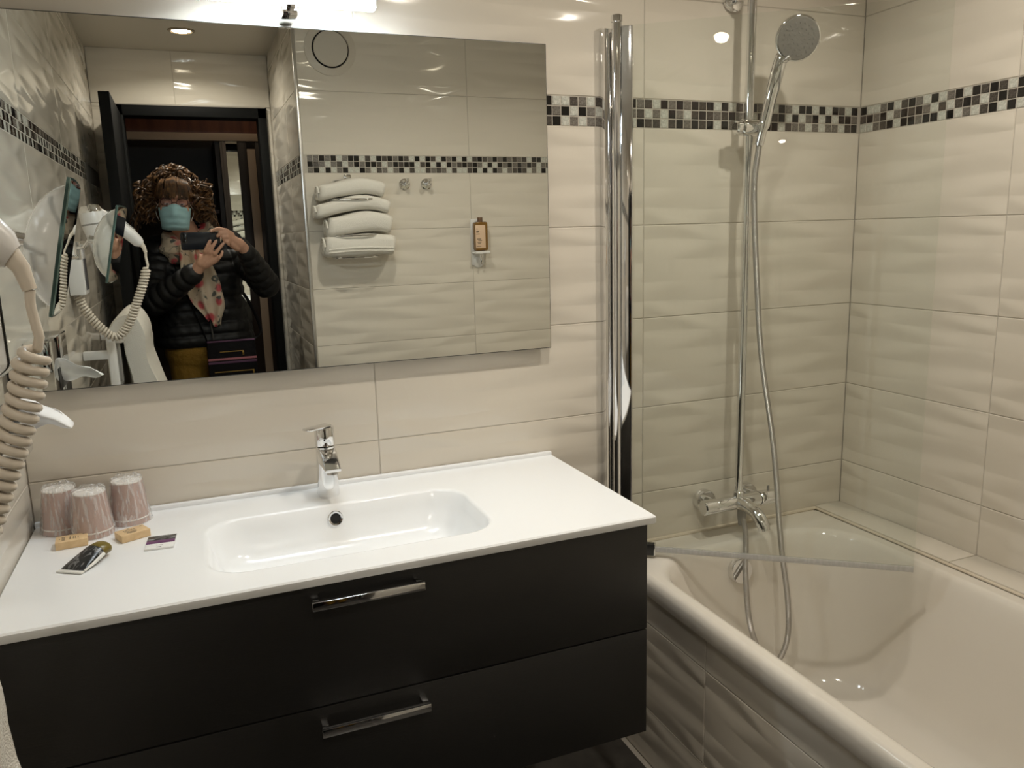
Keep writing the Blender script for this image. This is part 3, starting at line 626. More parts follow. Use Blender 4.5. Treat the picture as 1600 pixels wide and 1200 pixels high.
def soap(loc, rz, label, lx=0.056, ly=0.040, lz=0.015, vertical=False):
    s = thing('soap_box', label, 'soap box', loc, rz, 'small card soap boxes')
    MB().box(-lx/2, lx/2, -ly/2, ly/2, 0, lz, 0.0006).build('carton', M_kraft, s)
    t = link('lettering', text_mesh('NUXE', 0.0088, M_ink), s, (-0.004, 0.0055, lz+0.0001)) if not vertical else link('lettering', text_mesh('NUXE', 0.0088, M_ink), s, (-0.014, 0.0, lz+0.0001), PI/2)
    mb = MB()
    for q, (yy, wd_) in enumerate(((-0.002, 0.024), (-0.0065, 0.018), (-0.0095, 0.02), (-0.013, 0.012))):
        if vertical: mb.box(-yy*1.3-0.006, -yy*1.3-0.0048, -wd_*0.35, wd_*0.35, lz, lz+0.00015)
        else: mb.box(-0.004-wd_/2, -0.004+wd_/2, yy-0.0007, yy+0.0007, lz, lz+0.00015)
    mb.box(-0.022 if vertical else -0.006, -0.020 if vertical else -0.002, -0.0015 if vertical else 0.0125, 0.0015 if vertical else 0.0150, lz, lz+0.00015)
    mb.box(0.019, 0.023, 0.012, 0.0135, lz, lz+0.00015)
    mb.build('small_print', M_ink, s, smooth=False); return s
soap((0.090, -0.158, KZ+0.0005), 0.08, 'small tan card soap box lying in front of the cups, touching the black tube', vertical=True)
soap((0.200, -0.168, KZ+0.0005), 0.42, 'small tan card soap box right of the cups, beside the purple packet')
# tube
def tube_mark(nt, b):
    v = coord(nt, (14, 40, 14)); n = N(nt, 'ShaderNodeTexNoise'); n.inputs['Scale'].default_value = 2.2; n.inputs['Detail'].default_value = 2; n.inputs['Distortion'].default_value = 1.6
    nt.links.new(v, n.inputs['Vector'])
    nt.links.new(ramp(nt, n.outputs['Fac'], [(0.0, (0.012, 0.012, 0.012)), (0.52, (0.015, 0.015, 0.015)), (0.60, (0.22, 0.22, 0.22)), (0.66, (0.03, 0.03, 0.03)), (1, (0.02, 0.02, 0.02))]), b.inputs['Base Color'])
tu = thing('cosmetic_tube', 'black and olive cosmetic tube with a flat crimped white end', 'tube', (0.133, -0.268, KZ+0.0005), 0.98)
rings = []
for t in range(11):
    q = t/10; x = -0.048+0.060*q; hz = 0.0016+0.0108*q**0.7; hy_ = 0.0255-0.0045*q
    rings.append([Vector((x, hy_*math.cos(a), 0.0125*q**0.7+0.0018+hz*math.sin(a)*(1 if True else 0))) for a in [2*PI*k/28 for k in range(28)]])
MB().loft(rings, True, True, True).build('tube_body', mat('black_print_tube', (0.015, 0.015, 0.015), 0.3, build=tube_mark), tu, 50)
MB().box(-0.056, -0.047, -0.0265, 0.0265, 0.0005, 0.0036, 0.0008).build('crimped_end', mat('white_film', (0.80, 0.79, 0.74), 0.4), tu)
MB().tube([(-0.046, -0.0255, 0.003), (-0.02, -0.0245, 0.007), (0.010, -0.0215, 0.0125)], [0.0018, 0.003, 0.004], 8).build('side_band', MATS['white_film'], tu)
rings = []
for x, hy_, hz in ((0.0122, 0.0205, 0.0122), (0.013, 0.0212, 0.0130), (0.034, 0.0205, 0.0128), (0.037, 0.0185, 0.0112)):
    rings.append([Vector((x, hy_*math.cos(a), 0.0142+hz*math.sin(a))) for a in [2*PI*k/28 for k in range(28)]])
MB().loft(rings, True, True, True).build('olive_cap', mat('olive_plastic', (0.16, 0.115, 0.015), 0.35), tu, 50)
pk = thing('sachet', 'flat black, purple and white paper packet lying left of the basin', 'packet', (0.2535, -0.228, KZ+0.0005), -0.08)
MB().box(-0.0265, 0.0265, -0.034, 0.034, 0, 0.0035, 0.0006).build('sleeve', mat('white_card', (0.86, 0.86, 0.84), 0.4), pk)
MB().box(-0.0265, 0.0265, 0.008, 0.034, 0.0033, 0.0038, 0.0001).build('black_band', mat('black_smoke_print', (0.03, 0.03, 0.03), 0.35, build=noise_col(60, [(0.45, (0.015, 0.015, 0.015)), (0.65, (0.25, 0.25, 0.25))], 0, (1, 3, 1))), pk)
MB().box(-0.0265, 0.0265, -0.009, 0.008, 0.0033, 0.0038, 0.0001).build('purple_band', mat('purple_print', (0.13, 0.035, 0.13), 0.35), pk)
link('small_print', MB().box(-0.005, 0.004, -0.030, -0.0275, 0.0035, 0.0037).box(-0.006, 0.006, -0.019, -0.0182, 0.0035, 0.0037).mesh('small_print', M_ink, smooth=False), pk)

# ------------------------------------------------------------------ wall facing the mirror: vent, towel rack, hooks, soap
vx, vz = 0.980, 2.200
vt = thing('air_vent', 'round white air vent high on the wall facing the mirror', 'vent', (vx, YF, vz))
P = LP(vt)
P('cover_ring', MB().lathe((vx, YF, vz), (0, 1, 0), [(0.105, 0.0), (0.104, 0.004), (0.078, 0.010), (0.075, 0.008), (0.075, 0.001)], 48, caps=False), mat('vent_cream', (0.62, 0.57, 0.49), 0.4))
P('shadow_gap', MB().lathe((vx, YF, vz), (0, 1, 0), [(0.076, 0.002), (0, 0.0021)], 40), M_dark)
P('valve_disc', MB().lathe((vx, YF, vz), (0, 1, 0), [(0.066, 0.006), (0.0695, 0.010), (0.0695, 0.016), (0.066, 0.019), (0, 0.020)], 48), mat('vent_grey', (0.58, 0.54, 0.47), 0.4))
rx0, rx1 = 0.885, 1.165; rk = thing('towel_rack', 'chrome wall rack holding a stack of rolled towels', 'towel rack', (1.02, YF, 1.40))
P = LP(rk)
P('wall_mount', MB().box(1.000, 1.030, YF, YF+0.022, 1.675, 1.702, 0.003), M_chrome)
P('top_bar', MB().tube(spline([(0.945, YF+0.095, 1.668), (0.955, YF+0.03, 1.672), (1.015, YF+0.012, 1.678), (1.09, YF+0.03, 1.672), (1.115, YF+0.095, 1.668)], 6), 0.0045, 10), M_chrome)
for zz in (1.600, 1.452, 1.364):
    P('shelf_loop', MB().tube(spline([(0.93, YF+0.004, zz), (0.93, YF+0.07, zz-0.004), (0.95, YF+0.112, zz-0.004), (1.02, YF+0.120, zz-0.004), (1.09, YF+0.112, zz-0.004), (1.11, YF+0.07, zz-0.004), (1.11, YF+0.004, zz)], 6), 0.0045, 10), M_chrome)
for px_ in (0.93, 1.11): P('side_post', MB().tube([(px_, YF+0.005, 1.36), (px_, YF+0.005, 1.66)], 0.0045, 10), M_chrome)
def towel_roll(z, h, x0, x1, sag, end, label, lip=0.0):
    """folded bath towel lying in the rack: a thick rounded slab bent over the loop, with rolled end layers"""
    t = thing('rolled_towel', label, 'towel', ((x0+x1)/2, YF+0.10, z-h/2), 0, 'rolled towels in the wall rack')
    P = LP(t); rings = []; n = 28
    for i in range(23):
        u = i/22; x = x0+(x1-x0)*u; arch = sag*math.cos((u-0.62)*PI*1.15); k = 1.0 if 0.03 < u < 0.97 else 0.86
        rings.append([Vector((x+0.006*math.sin(a*2)*(1 if u in (0, 1) else 0), YF+0.062+0.055*k*math.copysign(abs(math.cos(a))**0.6, math.cos(a))*(1+0.03*math.sin(7*u+a)), z+arch+h/2*k*math.copysign(abs(math.sin(a))**0.7, math.sin(a))*(1+0.06*math.sin(9*u+2*a)))) for a in [2*PI*q/n for q in range(n)]])
    P('towel_body', MB().loft(rings, True, True, True), M_towel, 70)
    a0 = sag*math.cos((0-0.62)*PI*1.15)
    mb = MB(); sp = []
    for q in range(60):
        a = q/60*3.2*2*PI; r = 0.95*(1-q/66); sp.append((x0-0.004, YF+0.062+0.048*r*math.cos(a), z+a0+h*0.46*r*math.sin(a)))
    P('rolled_end', mb.tube(sp, 0.0045, 6), M_towel, 70)
    if lip:
        P('hem_band', MB().tube(spline([(x0+0.01, YF+0.116, z+a0-h*0.12), ((x0+x1)/2, YF+0.118, z+sag*0.9-h*0.12), (x1-0.01, YF+0.116, z+a0-h*0.10)], 8), 0.004, 8), M_towel)
        P('hem_band', MB().tube(spline([(x0+0.01, YF+0.117, z+a0-h*0.26), ((x0+x1)/2, YF+0.119, z+sag*0.9-h*0.26), (x1-0.01, YF+0.117, z+a0-h*0.24)], 8), 0.003, 8), M_towel)
    return t
towel_roll(1.632, 0.066, 0.880, 1.150, 0.018, 0, 'topmost white rolled towel in the chrome wall rack')
towel_roll(1.560, 0.060, 0.864, 1.168, 0.024, 0, 'second white rolled towel from the top of the rack, its end hanging out left')
towel_roll(1.490, 0.084, 0.905, 1.172, 0.016, 0, 'third towel from the top of the rack, thickest of the folded ones')
towel_roll(1.406, 0.090, 0.890, 1.182, 0.004, 0, 'lowest towel in the rack, rolled with its hem bands showing', lip=1)
for q, hx in enumerate((1.262, 1.360)):
    h = thing('towel_hook', ['small round chrome hook beside the towel rack', 'small round chrome hook nearer the soap dispenser'][q], 'hook', (hx, YF, 1.66), 0, 'chrome wall hooks')
    P = LP(h)
    P('wall_rosette', MB().lathe((hx, YF, 1.662), (0, 1, 0), [(0.0235, 0), (0.0235, 0.006), (0.020, 0.009), (0.009, 0.010), (0.008, 0.034)], 28), M_chrome)
    P('hook_peg', MB().tube(spline([(hx, YF+0.03, 1.662), (hx, YF+0.046, 1.662), (hx, YF+0.058, 1.672), (hx, YF+0.060, 1.684)], 5), [0.007]*10+[0.0085]*6, 14), M_chrome)
sx = 1.594; sd = thing('soap_dispenser', 'amber bottle of liquid soap in a white wall holder', 'soap dispenser', (sx, YF, 1.33))
P = LP(sd)
P('wall_holder', MB().box(sx-0.036, sx+0.026, YF, YF+0.006, 1.30, 1.508, 0.003).box(sx-0.034, sx+0.036, YF, YF+0.062, 1.352, 1.364, 0.004), M_wplast)
bo = P('bottle', MB().box(sx-0.029, sx+0.031, YF+0.008, YF+0.052, 1.366, 1.494, 0.008), mat('amber_liquid', (0.20, 0.10, 0.018), 0.12))
P('bottle_label', MB().box(sx-0.030, sx+0.017, YF+0.0515, YF+0.0530, 1.378, 1.480, 0.0004), mat('peach_label', (0.72, 0.52, 0.36), 0.5), parent=bo)
mb = MB()
for zz, a, b in ((1.463, -0.026, -0.020), (1.452, -0.026, -0.012), (1.448, -0.026, -0.016), (1.440, -0.026, -0.010), (1.418, -0.024, -0.004), (1.412, -0.018, 0.0), (1.404, -0.022, -0.003), (1.398, -0.02, -0.006), (1.386, -0.026, -0.004)):
    mb.box(sx+a, sx+b, YF+0.0529, YF+0.0533, zz-0.0013, zz+0.0013)
P('label_print', mb, M_ink, parent=bo, smooth=False)
P('bottle_neck', MB().cyl((sx+0.001, YF+0.03, 1.493), (sx+0.001, YF+0.03, 1.514), 0.012, n=20), mat('brown_cap', (0.16, 0.09, 0.05), 0.4))
P('pump', MB().tube([(sx, YF+0.035, 1.352), (sx, YF+0.040, 1.318), (sx, YF+0.036, 1.308)], [0.008, 0.006, 0.004], 12), M_chrome)
P('lower_plate', MB().lathe((sx-0.004, YF, 1.315), (0, 1, 0), [(0.026, 0), (0.026, 0.005), (0.023, 0.007), (0, 0.0075)], 28), M_wplast)

# ------------------------------------------------------------------ door, hall and wardrobe behind the photographer
df = struct(MB().box(DX0-0.055, DX0, YD-0.11, YD+0.012, 0, DZ+0.05, 0.002).box(DX1, DX1+0.042, YD-0.11, YD+0.012, 0, DZ+0.05, 0.002).box(DX0-0.055, DX1+0.042, YD-0.11, YD+0.012, DZ, DZ+0.05, 0.002).build('door_1', M_doorblk), 'black wooden door frame of the bathroom entrance', 'door frame')
lf = thing('door_leaf', 'black door leaf standing open against the left wall', 'door', (0.105, YD+0.02, 0.01))
P = LP(lf)
P('door_panel', MB().box(0.083, 0.126, YD+0.03, -1.955, 0.012, 2.055, 0.002), M_doorblk)
hn = P('door_plate', MB().box(0.126, 0.131, -2.045, -2.005, 0.93, 1.13, 0.002), M_satin)
P('door_handle', MB().cyl((0.126, -2.025, 1.05), (0.165, -2.025, 1.05), 0.009, n=14).tube([(0.165, -2.025, 1.05), (0.168, -2.05, 1.05), (0.168, -2.14, 1.05)], 0.009, 12), M_satin, parent=hn)
M_redwood = mat('red_brown_wood', (0.11, 0.030, 0.016), 0.4, build=noise_col(6, [(0.3, (0.075, 0.020, 0.010)), (0.7, (0.14, 0.042, 0.020))], 0, (6, 6, 1)))
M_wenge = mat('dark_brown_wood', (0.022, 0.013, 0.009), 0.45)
M_tanrail = mat('champagne_rail', (0.42, 0.31, 0.22), 0.45)
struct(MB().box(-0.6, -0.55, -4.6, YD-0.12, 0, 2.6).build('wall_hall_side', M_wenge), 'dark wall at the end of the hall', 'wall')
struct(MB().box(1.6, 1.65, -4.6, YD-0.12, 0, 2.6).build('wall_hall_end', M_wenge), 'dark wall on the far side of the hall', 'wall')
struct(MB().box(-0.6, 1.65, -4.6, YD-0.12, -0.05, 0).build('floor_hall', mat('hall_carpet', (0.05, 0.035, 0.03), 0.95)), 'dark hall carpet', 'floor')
ch_ = struct(MB().box(-0.6, 1.65, -4.6, YD-0.12, 2.55, 2.6).build('ceiling_hall', mat('hall_paint', (0.25, 0.20, 0.16), 0.9)), 'hall ceiling', 'ceiling')
MB().lathe((0.75, -2.98, 2.55), (0, 0, -1), [(0.11, 0), (0.10, 0.03), (0.06, 0.05), (0, 0.055)], 32).build('fill_light_bowl', emit('hall_fill_glow', (1.0, 0.80, 0.58), 6.0), ch_)  # unseen glowing bowl, added to brighten the dark hall and wardrobe
YW = -3.45
wa = thing('wardrobe', 'open dark brown wardrobe with red wood shelves beyond the doorway', 'wardrobe', (0.4, -3.8, 0))
P = LP(wa)
P('back_panel', MB().box(-0.2, 1.1, -4.05, -4.03, 0, 2.3), M_wenge)
P('side_panel', MB().box(0.010, 0.045, -4.03, YW, 0, 2.3), M_redwood)
P('divider', MB().box(0.575, 0.60, -4.03, YW-0.02, 0, 2.05), M_wenge)
P('header', MB().box(-0.2, 1.1, YW-0.03, YW, 2.075, 2.30), M_redwood)
P('top_rail', MB().box(-0.2, 1.1, YW-0.04, YW+0.012, 2.03, 2.075, 0.002), M_tanrail)
for zz in (1.62, 1.01, 0.45):
    P('shelf', MB().box(0.045, 0.575, -4.03, -3.62, zz-0.011, zz+0.011), M_redwood)
sd_ = thing('sliding_mirror_door', 'mirrored sliding wardrobe door with grey and champagne stiles', 'door', (0.75, YW, 0))
P = LP(sd_)
P('mirror_panel', MB().box(0.637, 0.703, YW-0.008, YW-0.004, 0.02, 2.03), M_mirror, smooth=False)
P('grey_stile', MB().box(0.602, 0.637, YW-0.016, YW+0.004, 0.0, 2.03, 0.002).box(0.615, 0.624, YW+0.003, YW+0.010, 0.0, 2.03, 0.001), mat('grey_oak', (0.20, 0.17, 0.145), 0.5))
P('dark_stile', MB().box(0.703, 0.757, YW-0.016, YW+0.004, 0, 2.035, 0.002), M_wenge)
P('champagne_stile', MB().box(0.757, 0.805, YW-0.014, YW+0.008, 0, 1.985, 0.002), M_tanrail)
P('outer_stile', MB().box(0.805, 1.10, YW-0.016, YW+0.004, 0, 2.035, 0.002), M_wenge)

# ------------------------------------------------------------------ the person holding the phone
ROOT = Vector((0.40, -2.25, 0.0))
pe = thing('person', 'person in a black puffer jacket, floral scarf and blue mask photographing with a phone', 'person', tuple(ROOT))
P = LP(pe)
M_skin = mat('skin', (0.56, 0.32, 0.22), 0.5, Subsurface_Weight=0.0)
head = Vector((0.327, -2.175, 1.625)); tilt = Matrix.Rotation(-0.16, 3, 'X') @ Matrix.Rotation(0.05, 3, 'Y')
def hp(x, y, z): return head + tilt @ Vector((x, y, z))
Rsh, Rel, Rwr = Vector((0.560, -2.28, 1.415)), Vector((0.688, -2.12, 1.235)), Vector((0.600, -1.945, 1.395))
Lsh, Lel, Lwr = Vector((0.235, -2.28, 1.405)), Vector((0.205, -2.10, 1.180)), Vector((0.388, -1.930, 1.315))
b = MB()
b.ell(head+Vector((0, -0.012, 0.022)), (0.076, 0.094, 0.095), 24, 16)          # skull
b.ell(hp(0, 0.028, -0.035), (0.062, 0.068, 0.082), 24, 16)                        # face
b.ell(hp(0, 0.062, -0.092), (0.030, 0.028, 0.022), 14, 10)                        # chin
b.capsule(hp(0, 0.088, -0.004), hp(0, 0.108, -0.036), 0.008, 0.013)               # nose
b.ell(hp(0, 0.085, 0.030), (0.048, 0.018, 0.012), 14, 8)                          # brow
for sgn in (-1, 1):
    b.ell(hp(0.040*sgn, 0.072, -0.028), (0.022, 0.020, 0.020), 12, 8)
    b.ell(hp(0.076*sgn, -0.006, -0.012), (0.010, 0.018, 0.030), 12, 8)
nb = Vector((0.392, -2.285, 1.43))
b.capsule(nb, hp(0, -0.015, -0.06), 0.058, 0.052)
b.capsule((0.30, -2.29, 1.40), (0.50, -2.29, 1.405), 0.06, 0.06); b.capsule((0.33, -2.28, 1.30), (0.47, -2.28, 1.30), 0.10, 0.10)
b.capsule((0.35, -2.27, 1.10), (0.45, -2.27, 1.10), 0.095, 0.095); b.capsule((0.335, -2.275, 0.93), (0.465, -2.275, 0.93), 0.11, 0.11)
for A, B_, D in ((Rsh, Rel, Rwr), (Lsh, Lel, Lwr)):
    b.capsule(A, B_, 0.052, 0.042); b.capsule(B_, D, 0.042, 0.026)
for sgn, hx in ((-1, 0.315), (1, 0.485)):
    b.capsule((hx+0.01, -2.275, 0.88), (hx, -2.265, 0.48), 0.088, 0.055); b.capsule((hx, -2.265, 0.48), (hx, -2.285, 0.09), 0.054, 0.036); b.capsule((hx, -2.29, 0.05), (hx+0.01*sgn, -2.14, 0.035), 0.036, 0.030)
def finger(pts, r=0.0100):
    for q in range(len(pts)-1): b.capsule(pts[q], pts[q+1], r*(1-0.09*q), r*(1-0.09*(q+1)), 10)
# left hand under the phone: palm behind and below, four fingers over its back, thumb on the screen side
b.capsule(Lwr, (0.420, -1.908, 1.362), 0.026, 0.026); b.capsule((0.412, -1.905, 1.352), (0.452, -1.893, 1.384), 0.024, 0.021); b.capsule((0.425, -1.905, 1.345), (0.470, -1.892, 1.368), 0.022, 0.019)
finger([(0.430, -1.896, 1.380), (0.431, -1.872, 1.400), (0.443, -1.863, 1.424), (0.453, -1.864, 1.441)])
finger([(0.445, -1.892, 1.378), (0.449, -1.870, 1.396), (0.464, -1.863, 1.421), (0.477, -1.864, 1.440)])
finger([(0.460, -1.891, 1.372), (0.470, -1.869, 1.388), (0.487, -1.863, 1.410), (0.504, -1.864, 1.427)])
finger([(0.470, -1.892, 1.360), (0.484, -1.874, 1.370), (0.496, -1.872, 1.384), (0.500, -1.880, 1.396)], 0.0088)
finger([(0.412, -1.918, 1.366), (0.400, -1.916, 1.392), (0.398, -1.908, 1.418)], 0.0100)
# right hand at the far end of the phone, index over the top edge
b.capsule(Rwr, (0.572, -1.915, 1.428), 0.025, 0.025); b.capsule((0.578, -1.912, 1.424), (0.543, -1.893, 1.452), 0.021, 0.018); b.capsule((0.566, -1.915, 1.412), (0.535, -1.893, 1.434), 0.019, 0.016)
finger([(0.548, -1.890, 1.468), (0.522, -1.868, 1.486), (0.492, -1.862, 1.494), (0.463, -1.866, 1.484)])
finger([(0.545, -1.888, 1.456), (0.522, -1.864, 1.473), (0.497, -1.861, 1.474), (0.486, -1.863, 1.462)])
finger([(0.540, -1.888, 1.444), (0.524, -1.862, 1.458), (0.508, -1.861, 1.458), (0.512, -1.866, 1.442)])
finger([(0.536, -1.890, 1.430), (0.528, -1.864, 1.440), (0.520, -1.862, 1.436), (0.527, -1.870, 1.424)], 0.0078)
finger([(0.560, -1.912, 1.446), (0.530, -1.912, 1.462), (0.502, -1.904, 1.466)], 0.0100)
bm_ = voxel(b, 0.0036, 3)
bm_.materials.clear(); bm_.materials.append(M_skin); bm_.name = 'body'
bm_.transform(Matrix.Translation(-ROOT)); link('body', bm_, pe)
# nails
for tip, dirv in (((0.455, -1.8555, 1.444), (0.3, 0.3, 0.6)), ((0.479, -1.8555, 1.443), (0.5, 0.2, 0.5)), ((0.506, -1.8555, 1.430), (0.7, 0.2, 0.4)), ((0.462, -1.8575, 1.484), (-0.8, 0.1, -0.2))):
    P('fingernail', MB().ell(tip, (0.0045, 0.0018, 0.0050), 10, 6), mat('nail', (0.62, 0.38, 0.30), 0.3))
# eyes, brows
for sgn in (-1, 1):
    e = P('eye', MB().ell(hp(0.031*sgn, 0.082, -0.002), (0.012, 0.010, 0.008), 16, 10), mat('eye_white', (0.75, 0.72, 0.68), 0.2))
    P('iris', MB().ell(hp(0.031*sgn, 0.0905, -0.004), (0.0050, 0.0025, 0.0050), 12, 8), mat('brown_iris', (0.05, 0.03, 0.02), 0.15), parent=e)
    P('eyelid', MB().ell(hp(0.031*sgn, 0.0825, 0.0025), (0.0135, 0.0112, 0.0068), 14, 8), M_skin)
    P('eyebrow', MB().tube([hp(0.014*sgn, 0.100, 0.020), hp(0.032*sgn, 0.098, 0.026), hp(0.050*sgn, 0.088, 0.020)], [0.003, 0.0035, 0.002], 8), mat('brow_hair', (0.06, 0.035, 0.02), 0.7))
# mask: a shell over nose and chin with three pleats
def mask(u, v):
    a = (u-0.5)*2.5; z = -0.013-0.108*v
    nose = 0.020*math.exp(-((u-0.5)/0.13)**2)*math.exp(-((v-0.25)/0.30)**2)
    rx_ = 0.071-0.012*v; ry = 0.084+0.012*math.sin(PI*min(1, v*1.1))+0.0022*math.sin(v*PI*7)
    if v > 0.85: ry -= (v-0.85)*0.18
    top_ = 0.014*math.exp(-((u-0.5)/0.20)**2)*(1-v)
    return tuple(hp(rx_*math.sin(a), 0.022+(ry+nose)*math.cos(a*0.92), z+top_-0.012*(1-v)*abs(u-0.5)*2))
o = P('face_mask', cloth_grid(mask, 33, 29), mat('blue_mask_fabric', (0.38, 0.64, 0.70), 0.75, build=noise_bump(300, 0.0008)), 60)
md = o.modifiers.new('thickness', 'SOLIDIFY'); md.thickness = 0.0012; md.offset = 1
mk = o
for sgn in (-1, 1):
    mb = MB()
    for zz in (-0.010, -0.085): mb.tube(spline([hp(0.066*sgn, 0.045, zz), hp(0.078*sgn, 0.01, -0.03+zz*0.3), hp(0.080*sgn, -0.018, -0.012)], 5), 0.0013, 6)
    P('ear_loop', mb, MATS['white_film'], parent=mk)
# glasses
gl_ = P('glasses', MB().tube([hp(-0.010, 0.110, 0.004), hp(0, 0.114, 0.007), hp(0.010, 0.110, 0.004)], 0.0016, 8), mat('dark_red_acetate', (0.05, 0.012, 0.015), 0.25))
for sgn in (-1, 1):
    pts = []
    for q in range(29):
        a = 2*PI*q/28; pts.append(hp(sgn*(0.033+0.0235*math.cos(a)), 0.107-0.012*max(0, (0.0235*math.cos(a)+0.01)/0.03)**2, 0.005+0.0165*math.copysign(abs(math.sin(a))**0.85, math.sin(a))))
    P('lens_rim', MB().tube(pts, 0.0017, 8, False), MATS['dark_red_acetate'], parent=gl_)
    P('spectacle_lens', MB().add(pts[:-1], [tuple(range(28))]), glass_thin('spectacle_glass%d' % sgn, (0.92, 0.86, 0.95), 1.5), parent=gl_)
    P('temple_arm', MB().tube([hp(0.056*sgn, 0.100, 0.003), hp(0.074*sgn, 0.06, 0.004), hp(0.080*sgn, -0.01, 0.002)], 0.0016, 8), MATS['dark_red_acetate'], parent=gl_)
# hair: a dark base and loose curly locks
def hair_col(nt, b):
    n = N(nt, 'ShaderNodeTexNoise'); n.inputs['Scale'].default_value = 45; nt.links.new(coord(nt), n.inputs['Vector'])
    nt.links.new(ramp(nt, n.outputs['Fac'], [(0.35, (0.030, 0.015, 0.007)), (0.62, (0.13, 0.062, 0.022)), (0.8, (0.30, 0.165, 0.060))]), b.inputs['Base Color'])
M_hair = mat('brown_curly_hair', (0.10, 0.05, 0.02), 0.45, build=hair_col)
rnd = random.Random(11); mb = MB()
cap = MB(); cap.ell(head+Vector((0.0, -0.030, 0.040)), (0.098, 0.104, 0.094), 24, 14); cap.ell(head+Vector((-0.078, -0.045, -0.01)), (0.035, 0.055, 0.06), 16, 10); cap.ell(head+Vector((0.080, -0.045, -0.015)), (0.038, 0.055, 0.065), 16, 10); cap.ell(head+Vector((0, -0.085, -0.03)), (0.10, 0.05, 0.10), 18, 12)
mb.v += cap.v; mb.f += cap.f; mb.m += cap.m
for q in range(430):
    th = rnd.uniform(0, 2*PI); el = rnd.uniform(-0.10, 1.45)
    front = math.sin(th)                                   # +y is the face side
    if front > 0.50 and el < 0.75: continue
    d = Vector((math.cos(th)*math.cos(el), math.sin(th)*math.cos(el), math.sin(el)))
    p0 = head+Vector((d.x*0.088, d.y*0.094-0.024, d.z*0.100+0.028))
    side = abs(d.x)
    ln = rnd.uniform(0.09, 0.165)*(0.65+0.5*side)
    out = Vector((d.x*1.25, d.y*0.5-0.10, 0.20*d.z)).normalized()
    pts = []; ph = rnd.uniform(0, 6.28); cr = rnd.uniform(0.006, 0.013); turns = rnd.uniform(1.6, 3.0); sw = rnd.choice((-1, 1))
    for k in range(17):
        t = k/16; c = p0+out*ln*(0.85*t-0.28*t*t)+Vector((0, 0, -1))*ln*(0.95*t*t*(1-0.25*d.z)+0.10*t)+Vector((0, 0, 0.028))*math.sin(PI*t*0.6)*d.z
        rr_ = cr*(0.35+0.65*t); a = ph+sw*2*PI*turns*t; pts.append(c+Vector((math.cos(a)*rr_, math.sin(a)*rr_*0.9, math.sin(a+0.9)*rr_*0.5)))
    r0 = rnd.uniform(0.0035, 0.0060); mb.tube(pts, [r0*(0.8+0.4*math.sin(PI*k/16))*(1-0.5*(k/16)**3) for k in range(17)], 5)
for q in range(230):                                       # loose curls filling both sides
    sg = rnd.choice((-1, 1)); c0 = head+Vector((sg*rnd.uniform(0.070, 0.135), rnd.uniform(-0.09, 0.045), rnd.uniform(-0.02, 0.095)))
    cr = rnd.uniform(0.008, 0.015); ln = rnd.uniform(0.05, 0.095); ph = rnd.uniform(0, 6.28); turns = rnd.uniform(1.2, 2.4); sw = rnd.choice((-1, 1)); pts = []
    for k in range(17):
        t = k/16; a = ph+sw*2*PI*turns*t; c = c0+Vector((sg*0.022*math.sin(PI*t*0.8), 0, -ln*t)); pts.append(c+Vector((math.cos(a)*cr, math.sin(a)*cr, 0.3*cr*math.sin(a+1))))
    r0 = rnd.uniform(0.0032, 0.0052); mb.tube(pts, [r0*(0.6+0.5*math.sin(PI*k/16)) for k in range(17)], 5)
for q in range(60):                                        # fringe
    x = rnd.uniform(-0.062, 0.062); p0 = hp(x*0.8, 0.045+rnd.uniform(-0.02, 0.008), 0.112-abs(x)*0.25)
    p3 = hp(x*1.15+rnd.uniform(-0.006, 0.006), 0.112-abs(x)*0.55+rnd.uniform(-0.004, 0.004), 0.030+rnd.uniform(-0.012, 0.012)-abs(x)*0.15)
    mid = hp(x, 0.100-abs(x)*0.35, 0.092-abs(x)*0.2); mb.tube(spline([p0, mid, p3], 5), [0.0045]*6+[0.005]*4+[0.0022], 5)
P('hair', mb, M_hair, 60)
# jacket
j = MB()
bones = [(Rsh, Rel, 0.068, 0.060), (Rel, Rwr, 0.060, 0.040), (Lsh, Lel, 0.068, 0.060), (Lel, Lwr, 0.060, 0.040)]
Rcu = Rel.lerp(Rwr, 0.93); Lcu = Lel.lerp(Lwr, 0.90)
for A, B_, r0, r1 in ((Rsh, Rel, 0.070, 0.062), (Rel, Rcu, 0.062, 0.041), (Lsh, Lel, 0.070, 0.062), (Lel, Lcu, 0.062, 0.043)): j.capsule(A, B_, r0, r1)
j.capsule((0.29, -2.29, 1.395), (0.51, -2.29, 1.405), 0.082, 0.082)
for z, x0, x1, r in ((1.32, 0.315, 0.485, 0.122), (1.22, 0.325, 0.475, 0.122), (1.12, 0.325, 0.480, 0.122), (1.02, 0.315, 0.490, 0.128), (0.985, 0.310, 0.495, 0.130)):
    j.capsule((x0, -2.275, z), (x1, -2.275, z), r, r)
j.capsule((0.375, -2.30, 1.45), (0.42, -2.30, 1.45), 0.078, 0.078)
jm = voxel(j, 0.0065, 6)
V = np.empty(len(jm.vertices)*3); jm.vertices.foreach_get('co', V); V = V.reshape(-1, 3)
NM = np.empty(len(jm.vertices)*3); jm.vertices.foreach_get('normal', NM); NM = NM.reshape(-1, 3)
best = np.full(len(V), 0.115); s_ = V[:, 2]/0.056 + 0.25*np.sin(V[:, 0]*9)*0.3
acc = 0.0
